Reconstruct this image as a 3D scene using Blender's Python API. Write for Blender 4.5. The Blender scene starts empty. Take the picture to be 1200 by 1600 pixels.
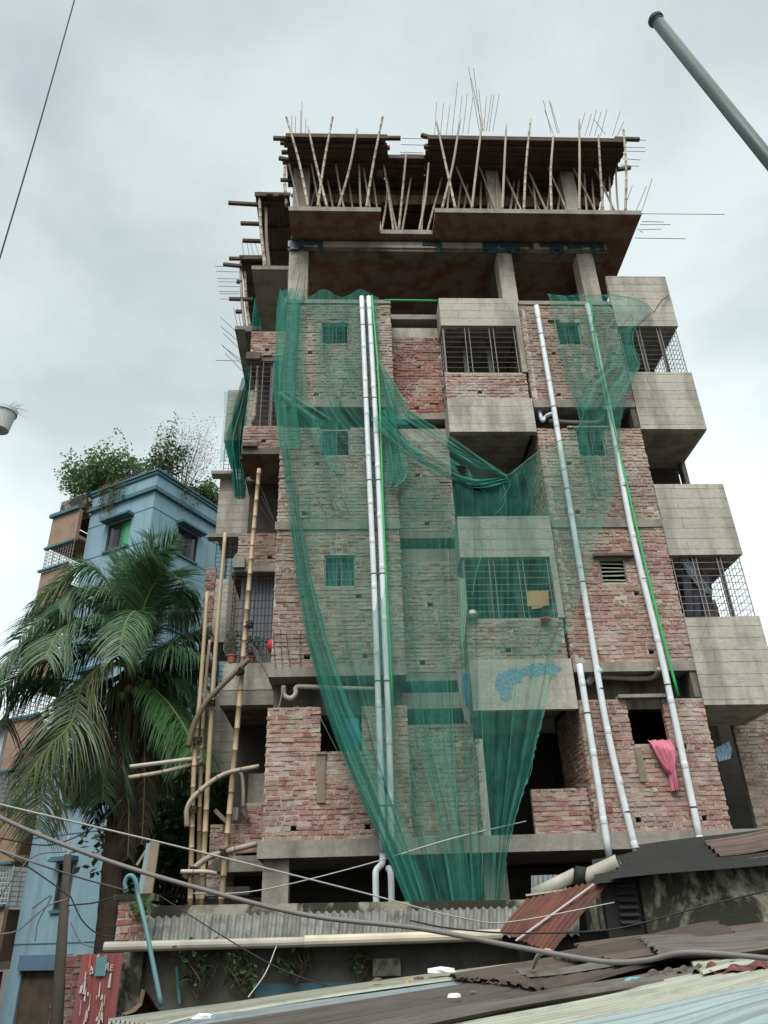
import bpy, math, random
from mathutils import Vector, Matrix
random.seed(7)
R_ = math.radians
C = bpy.context.scene.collection
scn = bpy.context.scene

# ------------------------------------------------------------------ camera
FPX = 1202.0
_z = Vector((-69, 2175, -FPX)).normalized()
_vx = 26000.0
_x = Vector((_vx, (69*_vx - FPX*FPX)/2175, -FPX)).normalized()
_y = _z.cross(_x)
RW = Matrix((_x, _y, _z))                 # camera -> world
CAM = Vector((0, -13.7, 3.2))
cam_d = bpy.data.cameras.new("camera"); cam = bpy.data.objects.new("camera", cam_d); C.objects.link(cam)
cam_d.sensor_fit = 'VERTICAL'; cam_d.sensor_height = 24.0; cam_d.lens = FPX/1600*24
cam_d.clip_end = 3000; cam_d.clip_start = 0.05
cam.matrix_world = Matrix.Translation(CAM) @ RW.to_4x4()
scn.camera = cam
scn.render.resolution_x = 768; scn.render.resolution_y = 1024
scn.view_settings.view_transform = 'Standard'; scn.view_settings.look = 'None'
scn.view_settings.gamma = 1; scn.view_settings.exposure = 0.42
try:
    scn.cycles.transparent_max_bounces = 24; scn.cycles.max_bounces = 5; scn.cycles.diffuse_bounces = 3
except Exception: pass

# ------------------------------------------------------------------ world: overcast sky
SUN_EL, SUN_AZ = 52, 200                   # azimuth: compass style, sun stands behind the photographer
w = bpy.data.worlds.new("World"); scn.world = w; w.use_nodes = True
nt = w.node_tree; nt.nodes.clear()
def wn(t, **k):
    n = nt.nodes.new(t)
    for a, b in k.items(): setattr(n, a, b)
    return n
out = wn('ShaderNodeOutputWorld')
sky = wn('ShaderNodeTexSky', sky_type='NISHITA', sun_disc=False, sun_elevation=R_(SUN_EL), sun_rotation=R_(SUN_AZ))
sky.dust_density = 4
b1 = wn('ShaderNodeBackground'); b1.inputs[1].default_value = 0.05; nt.links.new(sky.outputs[0], b1.inputs[0])
tc = wn('ShaderNodeTexCoord')
mp = wn('ShaderNodeMapping'); mp.inputs['Scale'].default_value = (1.0, 1.0, 1.5); mp.inputs['Location'].default_value = (2.3, 0.4, 0.9)
nt.links.new(tc.outputs['Generated'], mp.inputs[0])
n1 = wn('ShaderNodeTexNoise'); n1.inputs['Scale'].default_value = 2.1; n1.inputs['Detail'].default_value = 7; n1.inputs['Roughness'].default_value = .52; n1.inputs['Distortion'].default_value = .25
nt.links.new(mp.outputs[0], n1.inputs['Vector'])
cr = wn('ShaderNodeValToRGB'); cr.color_ramp.elements[0].position = .36; cr.color_ramp.elements[1].position = .62
cr.color_ramp.elements[0].color = (.335, .375, .352, 1); cr.color_ramp.elements[1].color = (.535, .578, .545, 1)
nt.links.new(n1.outputs['Fac'], cr.inputs[0])
# cloud brightness is boosted toward the sun to light the facade, and low down
dt = wn('ShaderNodeVectorMath', operation='DOT_PRODUCT'); dt.inputs[1].default_value = (0.1, -0.42, 0.9)
nt.links.new(tc.outputs['Generated'], dt.inputs[0])
mr = wn('ShaderNodeMapRange'); mr.inputs[1].default_value = 0.62; mr.inputs[2].default_value = 1.0; mr.inputs[3].default_value = 1.0; mr.inputs[4].default_value = 5.2
nt.links.new(dt.outputs['Value'], mr.inputs[0])
sx = wn('ShaderNodeSeparateXYZ'); nt.links.new(tc.outputs['Generated'], sx.inputs[0])
mz = wn('ShaderNodeMapRange'); mz.inputs[1].default_value = 0.2; mz.inputs[2].default_value = 0.8; mz.inputs[3].default_value = 1.6; mz.inputs[4].default_value = .92
nt.links.new(sx.outputs['Z'], mz.inputs[0])
mm0 = wn('ShaderNodeMath', operation='MULTIPLY'); nt.links.new(mr.outputs[0], mm0.inputs[0]); nt.links.new(mz.outputs[0], mm0.inputs[1])
# low sky behind the photographer is dimmed to deepen the shade
mb_ = wn('ShaderNodeMapRange'); mb_.inputs[1].default_value = -.6; mb_.inputs[2].default_value = .1; mb_.inputs[3].default_value = .45; mb_.inputs[4].default_value = 1.0
nt.links.new(sx.outputs['Y'], mb_.inputs[0])
mb2 = wn('ShaderNodeMapRange'); mb2.inputs[1].default_value = .3; mb2.inputs[2].default_value = .75; mb2.inputs[3].default_value = 0.0; mb2.inputs[4].default_value = 1.0
nt.links.new(sx.outputs['Z'], mb2.inputs[0])
mb3 = wn('ShaderNodeMath', operation='MAXIMUM'); nt.links.new(mb_.outputs[0], mb3.inputs[0]); nt.links.new(mb2.outputs[0], mb3.inputs[1])
mm = wn('ShaderNodeMath', operation='MULTIPLY'); nt.links.new(mm0.outputs[0], mm.inputs[0]); nt.links.new(mb3.outputs[0], mm.inputs[1])
b2 = wn('ShaderNodeBackground'); nt.links.new(cr.outputs[0], b2.inputs[0]); nt.links.new(mm.outputs[0], b2.inputs[1])
ad = wn('ShaderNodeAddShader'); nt.links.new(b1.outputs[0], ad.inputs[0]); nt.links.new(b2.outputs[0], ad.inputs[1])
nt.links.new(ad.outputs[0], out.inputs[0])
sun_d = bpy.data.lights.new("sun", 'SUN'); sun_d.energy = 1.5; sun_d.angle = R_(25); sun_d.color = (1, .97, .93)
sun = bpy.data.objects.new("sun", sun_d); C.objects.link(sun)
sdir = Vector((math.sin(R_(SUN_AZ))*math.cos(R_(SUN_EL)), math.cos(R_(SUN_AZ))*math.cos(R_(SUN_EL)), math.sin(R_(SUN_EL))))
sun.rotation_euler = sdir.to_track_quat('Z', 'Y').to_euler(); sun.location = (0, -20, 40)

# ------------------------------------------------------------------ pixel -> place (a point at a chosen real depth or height)
def ray(px, py): return RW @ Vector((px-600.0, 800.0-py, -FPX))
def PY(px, py, y=0.0):
    d = ray(px, py); return CAM + d*((y-CAM.y)/d.y)
def PZ(px, py, z):
    d = ray(px, py); return CAM + d*((z-CAM.z)/d.z)

# ------------------------------------------------------------------ materials
class M:
    def __init__(s, name):
        s.m = bpy.data.materials.new(name); s.m.use_nodes = True; s.t = s.m.node_tree; s.t.nodes.clear()
    def n(s, t, inp={}, **k):
        n = s.t.nodes.new(t)
        for a, b in k.items(): setattr(n, a, b)
        for a, b in inp.items():
            if hasattr(b, 'is_output') and hasattr(b, 'links'): s.t.links.new(b, n.inputs[a])
            else: n.inputs[a].default_value = b
        return n
    def noise(s, scale, detail=4, vec=None, rough=.55, dist=0):
        i = {'Scale': scale, 'Detail': detail, 'Roughness': rough, 'Distortion': dist}
        if vec is None: vec = s.co()
        i['Vector'] = vec
        return s.n('ShaderNodeTexNoise', i).outputs['Fac']
    def co(s, scale=(1, 1, 1), uv=False):
        t = s.n('ShaderNodeTexCoord').outputs['UV' if uv else 'Object']
        return s.n('ShaderNodeMapping', {0: t, 'Scale': scale}).outputs[0]
    def ramp(s, fac, stops, interp='LINEAR'):
        r = s.n('ShaderNodeValToRGB', {0: fac}); r.color_ramp.interpolation = interp
        e = r.color_ramp.elements
        while len(e) < len(stops): e.new(.5)
        for q, (p, c) in zip(e, stops):
            q.position = p; q.color = (c, c, c, 1) if not isinstance(c, tuple) else (*c, 1)
        return r.outputs[0]
    def mix(s, f, a, b, mode='MIX'):
        n = s.n('ShaderNodeMix', {}, data_type='RGBA', blend_type=mode)
        for i, v in ((0, f), (6, a), (7, b)):
            if hasattr(v, 'is_output'): s.t.links.new(v, n.inputs[i])
            else: n.inputs[i].default_value = v if not (isinstance(v, tuple) and len(v) == 3) else (*v, 1)
        return n.outputs[2]
    def bump(s, h, strength=.5, dist=.01, normal=None):
        i = {'Height': h, 'Strength': strength, 'Distance': dist}
        if normal is not None: i['Normal'] = normal
        return s.n('ShaderNodeBump', i).outputs[0]
    def out(s, col, rough=.85, normal=None, metal=0, spec=.3):
        i = {'Base Color': col if hasattr(col, 'is_output') else (*col, 1), 'Roughness': rough, 'Metallic': metal, 'Specular IOR Level': spec}
        if normal is not None: i['Normal'] = normal
        p = s.n('ShaderNodeBsdfPrincipled', i)
        s.n('ShaderNodeOutputMaterial', {0: p.outputs[0]}); return s.m

def m_concrete(name, dark, light, boards=0.0, streak=.5, stain=(.05, .045, .04), st_pos=.62):
    m = M(name)
    base = m.mix(m.noise(1.3, 6), dark, light)
    base = m.mix(m.ramp(m.noise(14, 5), [(.35, 0.0), (.7, .35)]), base, tuple(c*.6 for c in dark))
    v = m.ramp(m.noise(2.6, 5, m.co((1, 1, .22))), [(.45, 0.0), (st_pos+.1, 1.0)])
    vm = m.n('ShaderNodeMath', {0: v, 1: streak}, operation='MULTIPLY').outputs[0]
    base = m.mix(vm, base, stain)
    # horizontal smears that follow the casting lifts
    v3 = m.ramp(m.noise(3.1, 5, m.co((.35, .35, 3.2))), [(.5, 0.0), (.75, .4)])
    base = m.mix(v3, base, tuple(c*.5 for c in dark))
    nrm = m.bump(m.noise(40, 4), .35, .01)
    nrm = m.bump(m.noise(5, 5), .5, .03, nrm)
    if boards:
        br = m.n('ShaderNodeTexBrick', {'Vector': m.co((1, 1, 1), uv=True), 'Scale': 1.0, 'Mortar Size': .006, 'Brick Width': 4.2, 'Row Height': boards, 'Mortar Smooth': .3,
              'Color1': (.0, .0, .0, 1), 'Color2': (1, 1, 1, 1), 'Mortar': (.5, .5, .5, 1)}, offset=.37)
        base = m.mix(m.ramp(br.outputs[0], [(0, 0.0), (1, .16)]), base, tuple(c*.62 for c in dark))
        brk = m.ramp(m.noise(3.5, 3), [(.38, .0), (.55, .75)])
        line = m.n('ShaderNodeMath', {0: br.outputs['Fac'], 1: brk}, operation='MULTIPLY').outputs[0]
        base = m.mix(line, base, tuple(c*.3 for c in dark))
        inv = m.n('ShaderNodeMath', {0: 1.0, 1: br.outputs['Fac']}, operation='SUBTRACT').outputs[0]
        nrm = m.bump(inv, .9, .02, nrm)
        # hair cracks
        vo = m.n('ShaderNodeTexVoronoi', {'Vector': m.co((1, 1, 1.6)), 'Scale': 1.1}, feature='DISTANCE_TO_EDGE').outputs[0]
        ck = m.ramp(vo, [(0, 1.0), (.006, 0.0)])
        cm = m.ramp(m.noise(1.1, 2), [(.55, 0.0), (.6, .8)])
        cc = m.n('ShaderNodeMath', {0: ck, 1: cm}, operation='MULTIPLY').outputs[0]
        base = m.mix(cc, base, (.04, .035, .03))
    return m.out(base, .92, nrm)

def m_brick(name, stops, smear, smear_col, pos=.5, dirt=.5):
    m = M(name)
    g = m.n('ShaderNodeNewGeometry').outputs['Random Per Island']
    base = m.ramp(g, stops)
    sm = m.ramp(m.noise(7, 6, rough=.65), [(pos-.06, 0.0), (pos+.16, smear)])
    big = m.ramp(m.noise(.55, 3), [(.36, .25), (.62, 1.0)])
    f = m.n('ShaderNodeMath', {0: sm, 1: big}, operation='MULTIPLY').outputs[0]
    base = m.mix(f, base, smear_col)
    pt = m.ramp(m.noise(1.5, 6, rough=.6, dist=.4), [(.50, 0.0), (.62, .5)])
    base = m.mix(pt, base, tuple(c*.86 for c in smear_col))
    d = m.ramp(m.noise(1.1, 5, m.co((1, 1, .5))), [(.42, 0.0), (.72, dirt)])
    base = m.mix(d, base, (.09, .08, .068))
    base = m.mix(m.ramp(m.noise(55, 3), [(.4, 0.0), (.75, .45)]), base, (.07, .05, .04))
    return m.out(base, .95, m.bump(m.noise(45, 5), .8, .015))

BR = {}
BR['red'] = m_brick('brick_red', [(0, (.22, .10, .08)), (.25, (.34, .165, .135)), (.5, (.42, .255, .21)), (.8, (.28, .135, .11)), (1, (.44, .36, .31))], .75, (.55, .49, .43), .52, .5)
BR['grey'] = m_brick('brick_grey', [(0, (.20, .13, .105)), (.35, (.30, .22, .185)), (.7, (.36, .305, .26)), (1, (.27, .235, .20))], .75, (.50, .46, .41), .48, .6)
BR['mix'] = m_brick('brick_weathered', [(0, (.22, .11, .09)), (.35, (.33, .19, .155)), (.7, (.38, .275, .23)), (1, (.31, .25, .21))], .75, (.52, .47, .42), .50, .55)
BR['deep'] = m_brick('brick_deep_red', [(0, (.20, .07, .055)), (.35, (.33, .135, .11)), (.7, (.28, .115, .09)), (1, (.40, .25, .21))], .6, (.50, .42, .37), .56, .5)
def m_mortar(name, a, b):
    m = M(name); base = m.mix(m.noise(8, 5), a, b)
    base = m.mix(m.ramp(m.noise(1.2, 4), [(.4, 0.0), (.75, .6)]), base, tuple(c*.45 for c in a))
    return m.out(base, .95, m.bump(m.noise(60, 5), 1.0, .02))
MORT = m_mortar('mortar', (.30, .27, .235), (.56, .52, .46))
CON = m_concrete('weathered_concrete', (.21, .20, .175), (.33, .31, .275), 0, .55)
CONB = m_concrete('board_marked_concrete', (.33, .31, .275), (.52, .49, .44), .235, .6, (.16, .145, .12), .52)
CONL = m_concrete('pale_concrete', (.31, .29, .255), (.50, .47, .42), 0, .75, (.14, .13, .10), .54)
COND = m_concrete('dark_concrete', (.12, .105, .09), (.20, .175, .15), 0, .8, (.045, .035, .03), .55)  # darker concrete tone for recess beams, lintels and slab ends
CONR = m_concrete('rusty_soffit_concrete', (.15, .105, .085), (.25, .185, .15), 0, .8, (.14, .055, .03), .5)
INT = m_concrete('dark_interior_concrete', (.05, .045, .04), (.08, .072, .064), 0, .3, (.02, .02, .02))  # near-black base; the darkness of the rooms is put into the colour
def m_moss(name):
    m = M(name); base = m.mix(m.noise(3, 6), (.30, .285, .235), (.20, .19, .15))
    base = m.mix(m.ramp(m.noise(1.5, 9, m.co((1, 1, .7)), .68, .5), [(.43, 0.0), (.52, 1.0)]), base, (.028, .03, .022))
    base = m.mix(m.ramp(m.noise(6, 6), [(.5, 0.0), (.7, .6)]), base, (.04, .045, .03))
    return m.out(base, .95, m.bump(m.noise(14, 6), .6, .02))
MOSS = m_moss('mossy_plaster')

def m_simple(name, a, b=None, scale=6, rough=.7, bump=.2, bscale=30, metal=0, stretch=(1, 1, 1), spec=.3, rnd=0.0, dirt=0.0, dirtc=(.06, .05, .04)):
    m = M(name); b = b or tuple(c*.8 for c in a)
    base = m.mix(m.noise(scale, 5, m.co(stretch)), a, b)
    if rnd:
        o = m.n('ShaderNodeObjectInfo').outputs['Random']
        base = m.mix(m.ramp(o, [(0, 0.0), (1, rnd)]), base, tuple(c*.35 for c in a))
    if dirt: base = m.mix(m.ramp(m.noise(2.5, 6, m.co(stretch)), [(.42, 0.0), (.7, dirt)]), base, dirtc)
    return m.out(base, rough, m.bump(m.noise(bscale, 4, m.co(stretch)), bump, .01), metal, spec)
BAM_P = m_simple('weathered_bamboo', (.47, .41, .34), (.32, .27, .215), 5, .7, .3, 30, 0, (1, 1, .25), rnd=.45, dirt=.4)
BAM_Y = m_simple('yellow_bamboo', (.42, .33, .22), (.31, .235, .15), 4, .5, .2, 30, 0, (1, 1, .3), dirt=.35, dirtc=(.16, .10, .05))
BAM_D = m_simple('dark_bamboo', (.16, .125, .09), (.09, .07, .05), 5, .7, .4, 30)
BAM_N = m_simple('bamboo_node', (.17, .115, .065), (.12, .08, .05))
ROPE = m_simple('black_rope', (.03, .025, .02))
REB = m_simple('rusty_rebar', (.075, .05, .04), (.04, .03, .028), 8, .7)
GRL = m_simple('grey_grille_paint', (.30, .29, .29), (.22, .20, .19), 8, .6)
DARKM = m_simple('dark_metal', (.05, .05, .055), (.03, .03, .03), 5, .5)
PVC = m_simple('pale_pvc', (.63, .67, .71), (.57, .61, .65), 2, .4, .05, 12, dirt=.3, dirtc=(.34, .34, .33), spec=.45)
PVCJ = m_simple('pvc_joint', (.30, .31, .32), (.40, .41, .42))
PVCO = m_simple('old_grey_pvc', (.37, .35, .31), (.28, .26, .225), 3, .55, .2, 15, dirt=.5, dirtc=(.12, .105, .08))
PVCC = m_simple('cream_pvc', (.50, .455, .36), (.42, .38, .29), 3, .5, .1, 15, dirt=.35, dirtc=(.15, .12, .08))
GPIPE = m_simple('bright_green_pipe', (.02, .40, .12), (.02, .34, .10), 3, .35, .02)
TEALP = m_simple('teal_pvc', (.08, .20, .215), (.065, .16, .175), 4, .45, .1, dirt=.5, dirtc=(.10, .12, .11))
WOOD = m_simple('old_timber', (.11, .08, .058), (.055, .042, .033), 4, .9, .6, 12, 0, (1, 1, 1), dirt=.6, dirtc=(.03, .025, .02))
WOODP = m_simple('pale_timber', (.27, .225, .17), (.17, .135, .10), 5, .85, .4, 20, dirt=.4)
def m_paint(name, a, b, grime):
    m = M(name); base = m.mix(m.noise(.7, 5), a, b)
    base = m.mix(m.ramp(m.noise(2.2, 7, m.co((1, 1, .13)), .6), [(.48, 0.0), (.72, .65)]), base, grime)
    base = m.mix(m.ramp(m.noise(1.4, 7, rough=.7), [(.55, 0.0), (.72, .45)]), base, tuple(c*1.15 for c in a))
    base = m.mix(m.ramp(m.noise(9, 6), [(.55, 0.0), (.75, .3)]), base, grime)
    return m.out(base, .85, m.bump(m.noise(12, 6), .35, .01))
BLUE = m_paint('pale_blue_wall_paint', (.205, .325, .39), (.175, .285, .345), (.10, .15, .17))
BLUED = m_simple('dark_blue_paint', (.10, .17, .25), (.08, .13, .19), 1.5, .8, .15)  # darker blue tone used on the door header
TRIM = m_simple('teal_trim_paint', (.055, .15, .18), (.045, .12, .14), 1.5, .7, .1, dirt=.4)
GLASSD = m_simple('dark_window_glass', (.02, .024, .028), (.03, .035, .04), 2, .12, 0, spec=.6)
GLASSG = m_simple('green_window_glass', (.03, .34, .14), (.02, .26, .11), 2, .2, 0, spec=.6)
CURT = m_simple('teal_curtain', (.06, .20, .19), (.03, .10, .10), 4, .9, .4, 10, 0, (6, 6, .4))
SHUT = m_simple('grey_shutter_sheet', (.17, .185, .21), (.13, .145, .165), 2, .6, .1)
REDS = m_simple('red_painted_sheet', (.20, .04, .042), (.14, .028, .03), 3, .7, .2, 30, 0, (1, 1, .3), dirt=.7, dirtc=(.20, .11, .10))
REDSH = m_simple('red_shutter_paint', (.24, .03, .028), (.17, .025, .025), 3, .6, .2)
PAPER = m_simple('torn_white_paper', (.42, .40, .385), (.30, .27, .26), 8, .9)
ORNG = m_simple('orange_paper', (.60, .07, .03))
PINK = m_simple('pink_cloth', (.56, .19, .26), (.42, .12, .18), 6, .9, .5, 40)
CLOTH_W = m_simple('white_cloth', (.58, .57, .55), (.40, .40, .40), 6, .9)
CLOTH_B = m_simple('blue_cloth', (.06, .17, .36), (.05, .12, .25), 6, .9)
CLOTH_D = m_simple('dark_cloth', (.03, .035, .045), (.05, .05, .06), 6, .9)
CLOTH_L = m_simple('lilac_cloth', (.36, .29, .33), (.22, .18, .2), 6, .9)
def m_film(name, a, b):
    m = M(name); base = m.mix(m.noise(9, 6), a, b); p = m.n('ShaderNodeBsdfPrincipled', {'Base Color': base, 'Roughness': .55})
    f = m.ramp(m.noise(13, 8, rough=.75), [(.44, 1.0), (.60, .12)]); t = m.n('ShaderNodeBsdfTransparent', {0: (1, 1, 1, 1)})
    x = m.n('ShaderNodeMixShader', {0: f, 1: t.outputs[0], 2: p.outputs[0]}); m.n('ShaderNodeOutputMaterial', {0: x.outputs[0]}); return m.m
TARPB = m_film('faded_blue_plastic', (.16, .34, .45), (.10, .26, .36))
BAG = m_simple('white_plastic_bag', (.66, .66, .65), (.5, .5, .5), 6, .5, .4, 20)
CARD = m_simple('brown_cardboard', (.40, .26, .12), (.32, .20, .09), 4, .9)
BROWNC = m_simple('brown_sack', (.14, .09, .065), (.09, .06, .045), 5, .9, .6, 20)
CABLE = m_simple('grey_cable', (.16, .15, .145), (.11, .10, .10), 5, .6)
CABLEB = m_simple('black_cable', (.02, .02, .022))
CABLEL = m_simple('pale_wire', (.42, .41, .40))
POLEG = m_simple('grey_green_pole_paint', (.04, .065, .062), (.032, .052, .05), 3, .45, .1, dirt=.25, dirtc=(.05, .07, .07))
PLANTP = m_simple('white_planter_plastic', (.48, .52, .52), (.42, .46, .46))
TERRA = m_simple('terracotta_pot', (.36, .13, .07))
REDB = m_simple('red_plastic', (.55, .03, .04))
ROOFA = m_simple('asbestos_cement_sheet', (.19, .185, .175), (.10, .098, .09), 3, .95, .6, 25, dirt=.6, dirtc=(.05, .048, .04))
def m_sheet(name, a, b, dirtc, dirt=.6, rough=.65, per=.075):
    m = M(name); base = m.mix(m.noise(1.6, 5, m.co((1, .5, 1), uv=True)), a, b)
    st = m.ramp(m.noise(3.0, 6, m.co((5, .22, 1), uv=True), .65), [(.42, 0.0), (.66, dirt)]); base = m.mix(st, base, dirtc)
    base = m.mix(m.ramp(m.noise(2.2, 6, m.co((1, 1, 1), uv=True), .65), [(.5, 0.0), (.72, dirt)]), base, tuple(c*.8 for c in dirtc))
    wv = m.n('ShaderNodeTexWave', {'Vector': m.co((1, 0, 0), uv=True), 'Scale': .314/per, 'Distortion': .0}, wave_type='BANDS', bands_direction='X').outputs['Fac']
    base = m.mix(m.ramp(wv, [(0, .55), (.4, 0.0)]), base, tuple(c*.7 for c in dirtc))  # stripes put corrugation shading into the colour, tinted with the dirt tone
    return m.out(base, rough, m.bump(m.noise(30, 4), .2, .01))
R_PB = m_sheet('pale_blue_grey_sheet', (.21, .25, .265), (.15, .185, .195), (.09, .085, .075), .6)
R_DK = m_sheet('weathered_dark_sheet', (.085, .078, .072), (.14, .125, .11), (.04, .033, .028), .7, .8)
ROOFA = m_sheet('asbestos_cement_sheet', (.24, .235, .225), (.13, .126, .118), (.06, .058, .05), .8, .95, .10)
R_PG = m_sheet('pale_green_sheet', (.36, .37, .30), (.27, .285, .23), (.13, .12, .09), .55)
R_BL = m_sheet('pale_blue_sheet', (.27, .33, .335), (.21, .27, .275), (.14, .15, .14), .35, .55)
R_RU = m_sheet('rusty_sheet', (.165, .055, .035), (.095, .038, .027), (.035, .022, .018), .65, .9)
R_BR = m_sheet('brown_rusted_sheet', (.13, .09, .072), (.075, .055, .048), (.035, .03, .026), .6, .85)
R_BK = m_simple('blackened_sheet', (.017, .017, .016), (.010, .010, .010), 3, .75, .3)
BARKP = m_simple('palm_bark', (.10, .075, .055), (.045, .035, .028), 6, .95, .7, 12, dirt=.4)
BARK = m_simple('brown_bark', (.13, .10, .075), (.08, .06, .045), 6, .95, .6)
UPOLE = m_simple('utility_pole_concrete', (.075, .065, .055), (.04, .035, .03), 4, .9, .4, dirt=.5)
GROUND = m_simple('packed_earth', (.07, .06, .048), (.045, .04, .033), .7, .95, .5, 8)
def m_leaf(name, a, b, c=None, tr=.3, rough=.45):
    m = M(name)
    g = m.n('ShaderNodeNewGeometry').outputs['Random Per Island']
    base = m.ramp(g, [(0, a), (.7, b), (1, c or b)])
    p = m.n('ShaderNodeBsdfPrincipled', {'Base Color': base, 'Roughness': rough, 'Specular IOR Level': .4})
    t = m.n('ShaderNodeBsdfTranslucent', {0: base})
    x = m.n('ShaderNodeMixShader', {0: tr, 1: p.outputs[0], 2: t.outputs[0]})
    m.n('ShaderNodeOutputMaterial', {0: x.outputs[0]}); return m.m
LEAFP = m_leaf('palm_leaflet', (.035, .085, .045), (.07, .15, .07), (.13, .22, .10), .4, .4)
LEAFY = m_leaf('old_palm_leaflet', (.055, .09, .035), (.10, .14, .06), (.17, .165, .08))
LEAFB = m_leaf('palm_leaflet_bright', (.04, .11, .04), (.07, .17, .055), (.10, .21, .07))
LEAFD = m_leaf('dark_leaf', (.022, .055, .022), (.05, .10, .035), (.08, .14, .05))  # dark green; shade of the gap trees is put into this colour
LEAFM = m_leaf('bush_leaf', (.05, .11, .04), (.10, .185, .065), (.16, .25, .10), .45)
LEAFDRY = m_leaf('dry_leaf', (.14, .125, .09), (.21, .18, .13), (.26, .23, .18))

def m_net(name, a0, col, tcol):
    m = M(name)
    geo = m.n('ShaderNodeNewGeometry')
    dot = m.n('ShaderNodeVectorMath', {0: geo.outputs['Normal'], 1: geo.outputs['Incoming']}, operation='DOT_PRODUCT').outputs['Value']
    ab = m.n('ShaderNodeMath', {0: dot}, operation='ABSOLUTE').outputs[0]
    mx = m.n('ShaderNodeMath', {0: ab, 1: .12}, operation='MAXIMUM').outputs[0]
    inv = m.n('ShaderNodeMath', {0: 1.0, 1: mx}, operation='DIVIDE').outputs[0]
    # uneven weave: the cloth is denser along some warp threads and where it is folded double
    ns = m.noise(1.0, 4, m.co((44, .8, 1), uv=True), .6)
    var = m.ramp(ns, [(.30, a0+.07), (.55, a0), (.78, a0-.15)])
    big = m.ramp(m.noise(1.6, 3, m.co((3, 3, 1), uv=True)), [(.35, .90), (.65, 1.08)])
    base = m.n('ShaderNodeMath', {0: var, 1: big}, operation='MULTIPLY').outputs[0]
    tr = m.n('ShaderNodeMath', {0: base, 1: inv}, operation='POWER', use_clamp=True).outputs[0]
    c = m.mix(m.ramp(ns, [(.3, 0.0), (.8, 1.0)]), col, tuple(min(1, q*1.7+.02) for q in col))
    d = m.n('ShaderNodeBsdfDiffuse', {0: c})
    t = m.n('ShaderNodeBsdfTranslucent', {0: (*tcol, 1)})
    ds = m.n('ShaderNodeMixShader', {0: .35, 1: d.outputs[0], 2: t.outputs[0]})
    tp = m.n('ShaderNodeBsdfTransparent', {0: (1, 1, 1, 1)})
    x = m.n('ShaderNodeMixShader', {0: tr, 1: ds.outputs[0], 2: tp.outputs[0]})
    m.n('ShaderNodeOutputMaterial', {0: x.outputs[0]}); return m.m
NET = m_net('green_debris_netting', .775, (.06, .24, .19), (.035, .25, .195))
NETD = m_net('dense_green_netting', .48, (.02, .19, .145), (.015, .22, .165))
NETF = m_net('folded_green_netting', .64, (.05, .24, .185), (.03, .26, .19))
NETE = m_simple('net_hem', (.08, .24, .19), (.06, .19, .15))

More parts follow.
